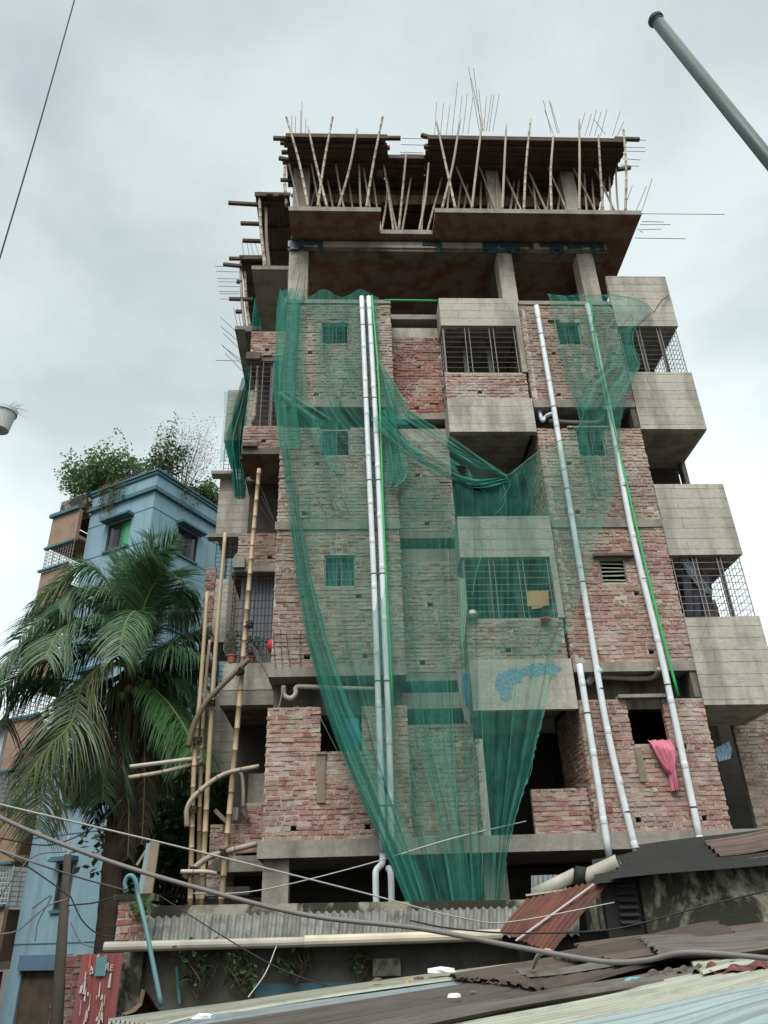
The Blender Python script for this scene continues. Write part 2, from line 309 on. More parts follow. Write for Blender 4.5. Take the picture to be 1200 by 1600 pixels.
# ------------------------------------------------------------------ mesh builder
class MB:
    def __init__(s): s.v = []; s.f = []; s.mi = []; s.uv = None
    def quad(s, a, b, c, d, mi=0):
        n = len(s.v); s.v += [Vector(a), Vector(b), Vector(c), Vector(d)]; s.f.append((n, n+1, n+2, n+3)); s.mi.append(mi)
    def hull8(s, p, mi=0):
        n = len(s.v); s.v += [Vector(q) for q in p]
        for f in ((0, 3, 2, 1), (4, 5, 6, 7), (0, 1, 5, 4), (1, 2, 6, 5), (2, 3, 7, 6), (3, 0, 4, 7)):
            s.f.append(tuple(n+i for i in f)); s.mi.append(mi)
        return s
    def box(s, x0, x1, y0, y1, z0, z1, mi=0, jit=0):
        p = [(x0, y0, z0), (x1, y0, z0), (x1, y1, z0), (x0, y1, z0), (x0, y0, z1), (x1, y0, z1), (x1, y1, z1), (x0, y1, z1)]
        if jit: p = [tuple(c+random.uniform(-jit, jit) for c in q) for q in p]
        return s.hull8(p, mi)
    def bar(s, a, b, wd, th, up=(0, 0, 1), mi=0):
        a, b = Vector(a), Vector(b); d = (b-a).normalized(); u = Vector(up)
        if abs(d.dot(u)) > .98: u = Vector((0, 1, 0))
        sd = d.cross(u).normalized()*wd/2; uu = sd.cross(d).normalized()*th/2
        return s.hull8([a-sd-uu, a+sd-uu, b+sd-uu, b-sd-uu, a-sd+uu, a+sd+uu, b+sd+uu, b-sd+uu], mi)
    def tube(s, pts, r, n=8, mi=0, cap=True):
        pts = [Vector(p) for p in pts]; k = len(pts)
        rs = r if isinstance(r, (list, tuple)) else [r]*k
        t0 = (pts[1]-pts[0]).normalized()
        u = Vector((0, 0, 1)) if abs(t0.z) < .9 else Vector((1, 0, 0))
        u = (u - t0*u.dot(t0)).normalized(); st = len(s.v)
        for i, p in enumerate(pts):
            t = (pts[min(i+1, k-1)]-pts[max(i-1, 0)]).normalized()
            u = (u - t*u.dot(t)).normalized(); w_ = t.cross(u)
            for j in range(n):
                a = 2*math.pi*j/n; s.v.append(p + (u*math.cos(a)+w_*math.sin(a))*rs[i])
        for i in range(k-1):
            for j in range(n):
                s.f.append((st+i*n+j, st+i*n+(j+1) % n, st+(i+1)*n+(j+1) % n, st+(i+1)*n+j)); s.mi.append(mi)
        if cap:
            s.f.append(tuple(st+j for j in range(n))[::-1]); s.mi.append(mi)
            s.f.append(tuple(st+(k-1)*n+j for j in range(n))); s.mi.append(mi)
        return s
    def build(s, name, mats, root=None, smooth=False, origin=None, uvscale=1.0):
        if not isinstance(mats, (list, tuple)): mats = [mats]
        if root is not None:
            o = Vector((0, 0, 0)); r = root
            while r is not None: o += r.location; r = r.parent
        elif origin is not None: o = Vector(origin)
        else:
            xs = [q.x for q in s.v]; ys = [q.y for q in s.v]; zs = [q.z for q in s.v]
            o = Vector(((min(xs)+max(xs))/2, (min(ys)+max(ys))/2, min(zs)))
        me = bpy.data.meshes.new(name)
        me.from_pydata([tuple(q-o) for q in s.v], [], s.f); me.update()
        for m in mats: me.materials.append(m)
        if len(mats) > 1:
            me.polygons.foreach_set('material_index', s.mi)
        uvl = me.uv_layers.new(name='UVMap').data
        if s.uv:
            for lp in me.loops: uvl[lp.index].uv = s.uv[lp.vertex_index]
        else:
            for p in me.polygons:
                nx, ny, nz = (abs(c) for c in p.normal)
                for li in p.loop_indices:
                    q = s.v[me.loops[li].vertex_index]
                    uvl[li].uv = (q.x, q.z) if ny >= nx and ny >= nz else ((q.y, q.z) if nx >= nz else (q.x, q.y))
        if smooth: me.polygons.foreach_set('use_smooth', [True]*len(me.polygons))
        ob = bpy.data.objects.new(name, me); C.objects.link(ob)
        if root is not None: ob.parent = root
        else: ob.location = o
        return ob

def tag(o, label=None, cat=None, group=None, kind=None):
    if label: o['label'] = label
    if cat: o['category'] = cat
    if group: o['group'] = group
    if kind: o['kind'] = kind
    return o
def thing(name, label, cat, loc=(0, 0, 0), group=None):
    o = bpy.data.objects.new(name, None); C.objects.link(o); o.location = loc; o.empty_display_size = .2
    return tag(o, label, cat, group)
def lerp(a, b, t): return a+(b-a)*t
def spline(pts, n=8):
    pts = [Vector(p) for p in pts]
    if len(pts) < 3: return [pts[0].lerp(pts[1], i/n) for i in range(n+1)]
    P = [pts[0]*2-pts[1]] + pts + [pts[-1]*2-pts[-2]]; out = []
    for i in range(1, len(P)-2):
        a, b, c, d = P[i-1:i+3]
        for j in range(n):
            t = j/n; out.append(((b*2)+(c-a)*t+(a*2-b*5+c*4-d)*t*t+(b*3-a-c*3+d)*t*t*t)*.5)
    out.append(pts[-1]); return out

# ------------------------------------------------------------------ ground and streets (structure)
g = MB(); g.quad((-900, -900, 0), (900, -900, 0), (900, 900, 0), (-900, 900, 0)); tag(g.build('ground', GROUND), 'bare packed earth ground between the houses', None, None, 'structure')

# ------------------------------------------------------------------ brick walls
def brick_wall(name, root, axis, plane, u0, u1, z0, z1, holes=(), kind='red', th=.13, ragged=0, putlog=True, seed=1, face=-1, side_l=False, side_r=False):
    """axis 'X': wall runs along X at Y=plane facing -Y.  axis 'Y': runs along Y at X=plane, facing face*X."""
    rnd = random.Random(seed*77+3)
    mb = MB(); holes = [tuple(h) for h in holes]
    if putlog:
        for pz in (z0+.006+.0795*2-.012, z0+.006+.0795*17-.012):
            if pz > z1-.2: continue
            u = u0+.35+rnd.random()*.4
            while u < u1-.2:
                h = (u, u+.115, pz, pz+.082)
                if not any(h[0] < b+.12 and h[1] > a-.12 and h[2] < d+.1 and h[3] > c-.1 for a, b, c, d in holes): holes.append(h)
                u += .95+rnd.random()*.5
    def P(u, n, z):                                   # n: distance outward from the wall's face
        return Vector((u, plane-n, z)) if axis == 'X' else Vector((plane+face*n, u, z))
    us = sorted({u0, u1}|{min(max(h[i], u0), u1) for h in holes for i in (0, 1)}); zs = sorted({z0, z1}|{min(max(h[i], z0), z1) for h in holes for i in (2, 3)})
    def solid(i, j):
        if i < 0 or j < 0 or i >= len(us)-1 or j >= len(zs)-1: return False
        cu, cz = (us[i]+us[i+1])/2, (zs[j]+zs[j+1])/2
        return not any(h[0] < cu < h[1] and h[2] < cz < h[3] for h in holes)
    for i in range(len(us)-1):
        for j in range(len(zs)-1):
            if not solid(i, j): continue
            a, b, c, d = us[i], us[i+1], zs[j], zs[j+1]
            mb.quad(P(a, -.011, c), P(b, -.011, c), P(b, -.011, d), P(a, -.011, d), 1)
            mb.quad(P(a, -th, c), P(a, -th, d), P(b, -th, d), P(b, -th, c), 1)
            if not solid(i-1, j): mb.quad(P(a, -.012, c), P(a, -.012, d), P(a, -th, d), P(a, -th, c), 1)
            if not solid(i+1, j): mb.quad(P(b, -.012, c), P(b, -th, c), P(b, -th, d), P(b, -.012, d), 1)
            if not solid(i, j-1): mb.quad(P(a, -.012, c), P(a, -th, c), P(b, -th, c), P(b, -.012, c), 1)
            if not solid(i, j+1): mb.quad(P(a, -.012, d), P(b, -.012, d), P(b, -th, d), P(a, -th, d), 1)
    H = .0795; bh = .060; row = 0; z = z0+.006
    while z+bh*.6 < z1:
        zt = min(z+bh, z1); zc = (z+zt)/2
        iv = [(u0, u1)]
        for h in holes:
            if h[2] < zc < h[3]:
                nv = []
                for a, b in iv:
                    if h[1] <= a or h[0] >= b: nv.append((a, b)); continue
                    if h[0] > a: nv.append((a, h[0]))
                    if h[1] < b: nv.append((h[1], b))
                iv = nv
        hd = rnd.random() < .4; PT_ = .118 if hd else .235
        off = (row % 2)*PT_*.5+rnd.uniform(-.03, .03)
        for a, b in iv:
            u = math.floor((a-off)/PT_)*PT_+off
            while u < b:
                g2_ = rnd.uniform(.012, .026)
                L = max(u, a); Rr = min(u+PT_-g2_, b)
                if L <= a+1e-6: L -= rnd.uniform(0, .012)+ragged*rnd.random()
                if Rr >= b-1e-6: Rr += rnd.uniform(0, .012)+ragged*rnd.random()
                if Rr-L > .045 and rnd.random() > .006:
                    n = rnd.uniform(-.009, .010)+(.012 if rnd.random() < .06 else 0); tl = rnd.uniform(-.0045, .0045); dz = rnd.uniform(-.006, .006); q = []
                    zz1 = zt+rnd.uniform(-.006, .006)
                    for (uu, zz) in ((L, z+dz+tl), (Rr, z+dz-tl), (Rr, zz1-tl), (L, zz1+tl)):
                        q.append((uu+rnd.uniform(-.006, .006), n+rnd.uniform(-.004, .004), zz+rnd.uniform(-.0035, .0035)))
                    f4 = [P(*t) for t in q]
                    inset = [P(t[0]+(.004 if k in (0, 3) else -.004)*-1, -.06, t[2]) for k, t in enumerate(q)]
                    mb.hull8([f4[0], f4[1], inset[1], inset[0], f4[3], f4[2], inset[2], inset[3]], 0)
                u += PT_
        z += H; row += 1
    if axis == 'X' or True:
        for side, flag, uu in ((-1, side_l, u0), (1, side_r, u1)):
            if not flag: continue
    ob = mb.build(name, [BR[kind], MORT], root)
    return ob

def box_part(name, root, mat, *b, **k):
    if len(b) == 6 and not isinstance(b[0], tuple): b = [b]
    for q in b: m = MB(); m.box(*q, **k); o = m.build(name, mat, root)
    return o

def grille(name, root, P, w_, h_, mat=GRL, hs=.145, groups=None, r=.0075, cross=0):
    """P(u, v): place on the grille, u across 0..w, v up 0..h. Pairs of uprights and rows of rods."""
    m = MB(); k = max(2, int(round(h_/hs)))
    for i in range(k+1):
        v = h_*i/k; m.tube([P(0, v), P(w_, v)], r, 4)
    for u in (groups or [0, .32*w_, .36*w_, .64*w_, .68*w_, w_]): m.tube([P(u, 0), P(u, h_)], r*1.25, 4)
    if cross:
        n = int(w_/cross)
        for i in range(n+1): m.tube([P(w_*i/n, 0), P(w_*i/n, h_)], r*.9, 4)
    return m.build(name, mat, root)

# ================================================================== THE UNFINISHED BUILDING
B = thing('apartment_building', 'unfinished brick and concrete apartment block hung with green netting, tall in the centre', 'building', (2.5, 4, 0))
XL, XR = -1.45, 6.42          # front bay
XA, XB = 1.02, 4.13           # left bay ends / right bay starts
XC = 2.2                      # centre balcony's left side
YR = .53                      # recess wall
LV = [4.62, 7.55, 10.56, 13.58, 16.58]
BACK = 9.0
# floor slabs
for i, L in enumerate(LV):
    m = MB(); t = .26 if i == 0 else (.18 if i < 4 else .11)
    y0 = -.10 if i == 0 else -.03
    if i == 0: m.box(XL-.06, 8.6, y0, BACK, L-t, L)
    else:
        m.box(XL-.02, XA+.02, y0, YR-.06, L-t, L); m.box(XB-.0, XR, y0, YR-.06, L-t, L); m.box(XL-.02, XR, YR-.07, BACK, L-.15, L-.003)
    m.build('floor_slab', CON if i == 0 else CON, B)
# left wing slabs (run back along the side)
for i, L in enumerate(LV):
    z1 = L - (.0 if i else .12)
    box_part('side_slab', B, CON, (-2.45, XL-.03, 1.42, 4.7, z1-.2, z1), (-3.4, -2.5, 4.9, BACK, z1-.2, z1))
# dropped slab beams behind the gaps and dark rooms
for L in LV[1:]:
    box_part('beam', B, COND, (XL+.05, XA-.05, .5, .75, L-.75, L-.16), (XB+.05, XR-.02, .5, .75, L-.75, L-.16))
class _R:
    def box(s, *a): box_part('inner_wall', B, INT, *a)
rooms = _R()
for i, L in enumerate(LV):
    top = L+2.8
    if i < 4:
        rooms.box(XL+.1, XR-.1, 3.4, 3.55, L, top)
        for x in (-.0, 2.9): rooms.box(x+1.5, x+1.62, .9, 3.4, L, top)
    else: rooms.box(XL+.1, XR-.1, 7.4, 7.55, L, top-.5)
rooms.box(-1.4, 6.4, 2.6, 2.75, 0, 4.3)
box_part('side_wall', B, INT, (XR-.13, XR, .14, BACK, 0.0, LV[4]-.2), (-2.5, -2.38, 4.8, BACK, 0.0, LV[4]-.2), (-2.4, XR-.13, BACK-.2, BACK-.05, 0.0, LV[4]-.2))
# ground floor columns
for x0, x1, y0 in ((-1.42, -1.0, .05), (2.2, 2.6, .3), (6.0, 6.4, .3)):
    box_part('column', B, CON, x0, x1, y0, y0+.4, 0.0, LV[0]-.26)

# ---- front bays, storey by storey
# left bay
brick_wall('brick_wall', B, 'X', 0, XL, XA, LV[0], 6.82, [(-.52, .22, 6.02, 6.9)], 'red', seed=1, ragged=.01)
brick_wall('brick_wall', B, 'X', 0, XL+.02, XA, LV[1], LV[2]-.18, [(-.48, .13, 9.14, 9.82)], 'mix', seed=2)
brick_wall('brick_wall', B, 'X', 0, XL+.02, XA, LV[2], 12.88, [(-.6, .05, 12.16, 12.95)], 'grey', seed=3, ragged=.01)
brick_wall('brick_wall', B, 'X', 0, XL+.02, XA, LV[3], LV[4]-.11, [(-.62, .04, 15.22, 15.88)], 'grey', seed=4, ragged=.01)
# right bay
brick_wall('brick_wall', B, 'X', 0, XB, XR, LV[0], 6.86, [(5.0, 5.68, 6.06, 6.9)], 'red', seed=5, ragged=.01)
brick_wall('brick_wall', B, 'X', 0, XB, XR, LV[1], LV[2]-.18, [(4.95, 5.5, 9.17, 9.68)], 'red', seed=6)
brick_wall('brick_wall', B, 'X', 0, XB, XR, LV[2], 12.84, [(4.97, 5.6, 12.12, 12.9)], 'mix', seed=7, ragged=.01)
brick_wall('brick_wall', B, 'X', 0, XB, XR, LV[3], LV[4]-.11, [(4.95, 5.55, 15.25, 15.93)], 'mix', seed=8)
# recess wall
brick_wall('brick_wall', B, 'X', YR, XA-.1, XC+.05, LV[0], 6.6, (), 'mix', seed=9, putlog=False)
for L, kd, sd in ((LV[2], 'grey', 10), (LV[3], 'grey', 11), (LV[4], 'deep', 12)):
    brick_wall('brick_wall', B, 'X', YR, XA-.1, XC+.05, L-3.0+.02, L-.65, (), kd, seed=sd)
for L in LV[1:]:
    box_part('lintel_beam', B, CONL if L > 13 else CON, XA-.1, XC+.06, YR+.03, YR+.3, L-.65, L-.35)
    box_part('recess_slab_edge', B, CON, XA+.0, XC+.02, YR-.06, YR+.3, L-.16, L-.004)
# left side returns of the right bay and of the centre balcony
for i, L in enumerate(LV[:4]):
    top = (6.86, LV[2]-.2, 12.84, LV[4]-.12)[i]
    brick_wall('return_wall', B, 'Y', XB, .0, 1.7, L, top, (), ('red', 'mix', 'mix', 'mix')[i], seed=20+i, putlog=False)
for i, (a, b) in enumerate(((LV[0]-.0, 6.2), (LV[1], 8.45), (LV[3], 14.38))):
    y1 = .5
    brick_wall('return_wall', B, 'Y', XC, -.02, y1, a, b, (), ('mix', 'grey', 'grey')[i], seed=30+i, putlog=False)
# ---- centre balcony: concrete bands, brick dados, grilles
CY = -.06
bands = ((6.69, 7.62), (9.71, 10.63), (12.72, 13.62), (15.75, 16.62))
for i, (a, b) in enumerate(bands):
    m = MB(); m.box(XC, 4.1, CY, CY+.14, a, b); m.box(XC, XC+.14, CY+.14, YR+.0, a, b); m.box(XC+.14, 4.1, CY+.14, 1.7, a+.25, a+.4); m.box(XC, 4.1, 1.7, 1.85, a-.0, b)
    m.build('balcony_band', CONB if i else CONL, B)
brick_wall('dado_wall', B, 'X', CY+.03, XC+.01, 4.05, 7.62, 8.43, (), 'mix', seed=41)
brick_wall('dado_wall', B, 'X', CY+.03, XC+.01, 4.05, 13.62, 14.37, (), 'mix', seed=42)
brick_wall('dado_wall', B, 'X', .25, 3.15, 4.12, LV[0]+.0, 5.38, (), 'red', seed=43, putlog=False)
box_part('plaster_jamb', B, CONL, (3.98, 4.1, CY+.0, CY+.14, 14.37, 15.75), (3.98, 4.1, CY, CY+.14, 8.43, 9.71))
for a, b in ((14.38, 15.74), (8.44, 9.70)):
    grille('window_grille', B, lambda u, v, a=a: Vector((XC+.06+u, CY+.05, a+v)), 1.74, b-a, groups=[0, .50, .60, 1.08, 1.18, 1.66])
    grille('window_grille', B, lambda u, v, a=a: Vector((XC+.04, CY+.06+u, a+v)), .5, b-a, groups=[0, .25, .5])
    box_part('grille_post', B, DARKM, (XC+.55, XC+.64, CY+.5, CY+.55, a, b), (XC+1.13, XC+1.22, CY+.5, CY+.55, a, b))
brick_wall('inner_pier', B, 'X', 1.4, 2.9, 3.25, 13.6, 15.2, (), 'mix', seed=44, putlog=False)
# ---- right balconies
XR2 = 7.92
rb = ((6.72, 8.42), (9.74, 11.4), (12.8, 14.4), (15.8, 17.43))
for a, b in rb:
    m = MB(); m.box(XR+.01, XR2, -.02, .1, a, b, jit=.012); m.box(XR2-.11, XR2, .1, 1.5, a, b); m.box(XR+.01, XR2-.11, .1, 1.5, a+.012, a+.16); m.box(XR+.01, XR2, 1.5, 1.6, a+.0, a+.55)
    m.build('balcony_parapet', CONB, B)
def gr_right(a, b):
    grille('window_grille', B, lambda u, v: Vector((XR+.05+u, .03, a+v)), 1.38, b-a, groups=[0, .42, .5, .92, 1.0, 1.38])
    grille('window_grille', B, lambda u, v: Vector((XR2-.06, .03+u, a+v)), 1.5, b-a, groups=[0, .5, 1.0, 1.5], cross=.12)
    box_part('grille_post', B, DARKM, (XR+.5, XR+.58, .06, .1, a, b), (XR+.98, XR+1.05, .06, .1, a, b))
gr_right(14.4, 15.8); gr_right(8.42, 9.74)
brick_wall('dado_wall', B, 'X', 1.5, 7.2, XR2-.0, 8.43, 9.4, (), 'mix', seed=45, putlog=False)
box_part('balcony_post', B, CON, (XR2-.1, XR2, 1.3, 1.5, 11.4, 12.8), (XR+.01, XR+.35, 1.5, 1.7, 4.6, 6.72))
brick_wall('brick_wall', B, 'X', 1.75, 7.75, 9.2, LV[0], 7.3, (), 'mix', seed=46, putlog=False)
box_part('inner_partition', B, INT, (XR, 9.6, 3.3, 3.4, LV[0], 7.9), (XR-.1, XR+.95, 1.75, 1.85, 11.5, 15.7), (XR-.1, XR+.6, 1.75, 1.85, 8.5, 9.7))
box_part('side_wall', B, COND, (XR-.12, XR-.01, .0, .139, 12.86, 13.4), (XR-.12, XR-.01, .0, .139, 6.88, 7.37), (XR, XR2-.02, 1.61, 1.7, LV[3]-.9, LV[3]+.5), (XR+.05, 7.5, 1.9, 2.0, 6.4, 7.2))
box_part('inner_partition', B, INT, (XR, 7.86, 1.62, 1.7, 11.39, 13.5), (XR, 7.9, 1.62, 1.7, 14.3, 16.9), (XR, 7.5, 1.62, 1.7, 8.4, 10.5))
# ---- window lintels, sills and frames
box_part('window_lintel', B, CON, (4.86, 5.83, -.10, .1, 6.865, 6.925)); box_part('window_lintel', B, COND, (4.85, 5.68, -.12, .1, 9.70, 9.755))
box_part('window_lintel', B, CONL, (4.8, 5.72, -.04, .1, 12.845, 12.885)); box_part('window_lintel', B, CON, (4.78, 5.05, -.07, .1, 15.935, 15.98))
box_part('plaster_strip', B, WOODP, (-.56, -.42, -.035, .0, 5.2, 5.98), (-.58, -.40, -.06, .0, 5.985, 6.03))
box_part('plaster_strip', B, WOODP, (5.0, 5.12, -.03, .0, 5.42, 6.0))
def window_unit(x0, x1, z0, z1, bars=True, mat=GRL):
    f = MB(); y = .06
    f.box(x0, x0+.03, y, y+.05, z0, z1); f.box(x1-.03, x1, y, y+.05, z0, z1); f.box(x0+.03, x1-.03, y, y+.05, z1-.03, z1); f.box(x0+.03, x1-.03, y, y+.05, z0, z0+.03)
    n = int((z1-z0)/.15)
    for k in range(1, n): f.tube([(x0+.03, y+.02, lerp(z0, z1, k/n)), (x1-.03, y+.02, lerp(z0, z1, k/n))], .006, 4)
    for k in (.4, .55): f.tube([(lerp(x0, x1, k), y+.03, z0+.03), (lerp(x0, x1, k), y+.03, z1-.03)], .006, 4)
    return f.build('window', mat, B)
window_unit(-.48, .13, 9.15, 9.82); window_unit(-.61, .03, 15.23, 15.87); window_unit(4.98, 5.59, 12.13, 12.83); window_unit(4.96, 5.54, 15.26, 15.92); window_unit(-.59, .04, 12.17, 12.86)
# curtains inside the left window
for x0, x1 in ((-.45, -.22), (-.16, .1)):
    m = MB()
    for k in range(12):
        xa, xb = lerp(x0, x1, k/12), lerp(x0, x1, (k+1)/12); ya, yb = .2+.02*math.sin(k*1.7), .2+.02*math.sin((k+1)*1.7)
        m.quad((xa, ya, 9.17), (xb, yb, 9.17), (xb, yb, 9.8), (xa, ya, 9.8))
    m.build('curtain', CURT, B)
# broken louvre window of the right bay
m = MB()
for k in range(5):
    z = 9.24+k*.09; m.bar((5.0, .05, z), (5.45, .06, z+random.uniform(-.015, .015)), .10, .012, up=(0, -.6, .8))
m.build('window_louvre', m_simple('pale_green_glass', (.40, .48, .36), (.30, .38, .28), 5, .3), B)
box_part('window', B, WOODP, (4.95, 4.99, .0, .06, 9.17, 9.68), (5.46, 5.5, .0, .06, 9.17, 9.68), (4.99, 5.46, .01, .06, 9.645, 9.68))

# ---- top storey: columns, beams, roof slab with notches
ZS0, ZS1 = 18.93, 19.06
for x0, x1 in ((-1.46, -.98), (3.86, 4.24), (5.94, 6.36)):
    box_part('column', B, CONL, x0, x1, .3, .7, LV[4], 18.56)
    box_part('column', B, CONL, x0+.02, x1-.02, .32, .68, ZS1, 21.82)
for x0, x1 in ((-1.3, -.9), (3.5, 3.9)): box_part('column', B, CON, x0, x1, 4.6, 5.0, LV[4], ZS0)
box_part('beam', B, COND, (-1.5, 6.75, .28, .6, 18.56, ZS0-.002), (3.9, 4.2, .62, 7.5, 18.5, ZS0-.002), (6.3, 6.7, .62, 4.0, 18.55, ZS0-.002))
box_part('beam', B, CONL, (-1.5, 6.75, .24, .279, 18.66, 18.86))
m = MB(); m.box(-1.42, .84, -.63, .05, ZS0, ZS1); m.box(2.2, 7.42, -.63, .05, ZS0, ZS1); m.box(-1.42, 7.42, .05, 7.6, ZS0, ZS1)
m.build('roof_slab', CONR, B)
box_part('slab_edge', B, CON, (-1.43, .85, -.65, -.632, ZS0-.005, ZS1+.01), (2.19, 7.43, -.65, -.632, ZS0-.005, ZS1+.01), (.86, 2.18, .03, .048, ZS0-.005, ZS1+.01))
box_part('roof_slab', B, CON, (-2.55, -1.43, 1.27, 7.6, ZS0, ZS1), (-3.3, -2.56, 3.6, 7.6, ZS0, ZS1))
box_part('upstand', B, INT, (-1.4, 6.9, 6.9, 7.05, ZS1, 21.6))
PLW = m_simple('wet_blue_plastic', (.015, .07, .10), (.03, .035, .035), 3.5, .5, .8, 12)
# faded blue plastic along the beam
rn = random.Random(5)
m = MB()
for (x0, x1) in ((-1.45, -.5), (1.95, 2.5), (3.5, 4.9), (5.0, 6.7)):
    m = MB(); n = int((x1-x0)/.12)
    for k in range(n):
        xa = x0+k*.12; a, b = rn.uniform(.0, .3), rn.uniform(-.08, .26)
        if rn.random() < .25: b = -.02; a = .28
        m.hull8([(xa, .215, 18.7-b), (xa+.12, .21, 18.72-b), (xa+.12, .236, 18.7-b), (xa, .236, 18.7-b), (xa, .2, 18.88-a*.4), (xa+.12, .205, 18.87-a*.4), (xa+.12, .236, 18.88), (xa, .236, 18.88)])
    m.build('plastic_strip', PLW, B)

# ---- left wing (set back) and its further step
YL = 1.27
brick_wall('brick_wall', B, 'X', YL, -2.42, XL, 15.95, 16.75, (), 'red', seed=51)
brick_wall('brick_wall', B, 'X', YL, -2.45, XL, 13.2, 13.82, (), 'mix', seed=52)
brick_wall('brick_wall', B, 'X', YL, -2.38, XL, 10.2, 10.97, (), 'mix', seed=53)
brick_wall('brick_wall', B, 'X', YL-.1, -2.28, XL-.02, LV[0]-.05, 5.4, [(-2.28, -1.95, 5.05, 5.5)], 'red', seed=54, ragged=.02)
box_part('lintel_beam', B, COND, (-2.5, -2.15, YL-.12, YL+.1, 15.76, 15.97), (-2.5, XL, YL+.02, YL+.2, 15.8, 15.94), (-2.46, XL, YL-.02, YL+.2, 13.02, 13.19), (-2.44, -2.1, YL-.1, YL+.1, 13.19, 13.3))
box_part('lintel_beam', B, CON, (-2.45, XL, YL-.02, YL+.2, 10.04, 10.19), (-2.44, -2.2, YL-.1, YL+.1, 10.12, 10.36))
box_part('balcony_parapet', B, CONL, (-2.48, XL-.02, YL-.12, YL, 7.48, 8.02)); box_part('balcony_parapet', B, CON, (-2.5, XL-.02, YL-.14, YL+.2, 7.18, 7.46))
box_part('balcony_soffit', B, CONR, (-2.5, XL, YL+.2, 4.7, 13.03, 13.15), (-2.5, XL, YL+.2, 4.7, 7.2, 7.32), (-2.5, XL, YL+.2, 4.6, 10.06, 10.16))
grille('window_grille', B, lambda u, v: Vector((-2.38+u, YL+.03, 13.83+v)), .92, 1.93, groups=[0, .3, .55, .72, .92])
grille('window_grille', B, lambda u, v: Vector((-2.4+u, YL-.05, 8.04+v)), .93, 2.0, mat=DARKM, groups=[0, .45, .93], hs=.16)
m = MB(); n = 44
for k in range(n):
    xa, xb = lerp(-2.3, XL, k/n), lerp(-2.3, XL, (k+1)/n); ya, yb = YL+.28+(.02 if k % 4 < 2 else 0), YL+.28+(.02 if (k+1) % 4 < 2 else 0)
    m.quad((xa, ya, 8.02), (xb, yb, 8.02), (xb, yb, 10.04), (xa, ya, 10.04))
m.build('shutter_sheet', SHUT, B)
box_part('grille_post', B, DARKM, (-1.9, -1.8, YL+.1, YL+.15, 13.83, 15.76))
box_part('inner_partition', B, INT, (-2.4, XL, 2.6, 2.7, 10.9, 13.0), (-2.4, XL, 2.2, 2.3, 13.8, 15.8), (-2.4, XL, 2.8, 2.9, 5.0, 7.2), (-2.4, XL, 2.8, 2.9, 0, 4.3))
box_part('inner_plaster', B, CONL, (-2.0, -1.5, 2.2, 2.3, 5.45, 6.1))
box_part('side_slab', B, CON, (-2.2, XL-.02, .9, 1.15, 4.25, 4.5), (-2.75, -1.8, 1.6, 2.2, 3.92, 4.06))
# rubble brick low in the left corner
brick_wall('brick_wall', B, 'X', 2.0, -2.75, -1.5, 3.2, 3.9, (), 'grey', seed=57, putlog=False)
brick_wall('brick_wall', B, 'X', 2.4, -2.7, -2.2, 4.1, 5.2, (), 'mix', seed=58, putlog=False)
for a, b in ((6.6, 8.35), (9.72, 11.42), (12.72, 14.45), (15.75, 17.55)):
    m = MB(); x0 = -3.55; m.box(x0, -2.66, 4.7, 4.82, a, b); m.box(x0, x0+.11, 4.82, 6.2, a, b); m.box(x0+.11, -2.66, 4.82, 6.2, a+.01, a+.15); m.box(-2.66, -2.5, 4.72, 4.86, a-.02, b+.1)
    m.build('balcony_parapet', CONB, B)
for a in (14.45, 11.42, 8.35):
    grille('window_grille', B, lambda u, v, a=a: Vector((-3.5+u, 4.75, a+v)), .85, 1.28, mat=DARKM, cross=.14, hs=.13)
grille('window_grille', B, lambda u, v: Vector((-2.56, 1.5+u, 8.4+v)), 3.0, 2.0, mat=GRL, cross=.15, hs=.1)
brick_wall('brick_wall', B, 'X', 4.66, -3.7, -3.45, 9.3, 11.75, (), 'deep', seed=55, putlog=False)
brick_wall('brick_wall', B, 'X', 4.66, -3.0, -2.5, 11.45, 12.1, (), 'red', seed=56, putlog=False)
box_part('side_slab', B, CON, (-3.75, -3.2, 4.4, 4.7, 14.45, 14.55), (-3.7, -2.8, 4.4, 4.68, 12.5, 12.6))
# chimneys of broken slab at the left edge of the top storeys
box_part('side_slab', B, COND, (-2.6, -2.42, YL, 3.5, 16.75, 16.9))

# ---- starter bars (rebar) cast into the building
rb_n = 0
def rebar(a, b, r=.008, bend=None):
    global rb_n
    if rb_n >= 98: return
    rb_n += 1
    a, b = Vector(a), Vector(b); mid = (a+b)/2
    if bend: mid = mid+Vector(bend)
    m = MB(); m.tube(spline([a, mid, b], 3), r, 5); m.build('rebar', REB, B)
def rpx(p, q, y, **k): rebar(PY(p[0], p[1], y), PY(q[0], q[1], y), **k)
for p, q in (((456, 212), (456, 180)), ((461, 212), (462, 182)), ((469, 212), (470, 173)), ((471, 212), (472, 160)), ((477, 212), (478, 186)),
             ((679, 212), (682, 160)), ((688, 212), (693, 161)), ((697, 212), (703, 163)), ((706, 212), (715, 128)), ((715, 212), (722, 150)), ((723, 210), (730, 147)), ((731, 210), (739, 152)),
             ((749, 205), (732, 105)), ((752, 205), (740, 107)), ((755, 205), (736, 122)), ((753, 190), (748, 140)), ((756, 205), (760, 150)), ((760, 205), (768, 148)), ((764, 205), (772, 147)), ((770, 205), (780, 147)),
             ((861, 208), (849, 157)), ((864, 208), (851, 172)), ((871, 208), (858, 157)), ((874, 208), (860, 160)), ((904, 212), (914, 176)), ((914, 212), (924, 178)), ((921, 212), (932, 172)), ((929, 212), (939, 175)), ((938, 212), (948, 172)), ((946, 210), (928, 186)), ((957, 212), (969, 174)), ((963, 214), (975, 190))):
    rpx(p, q, .2)
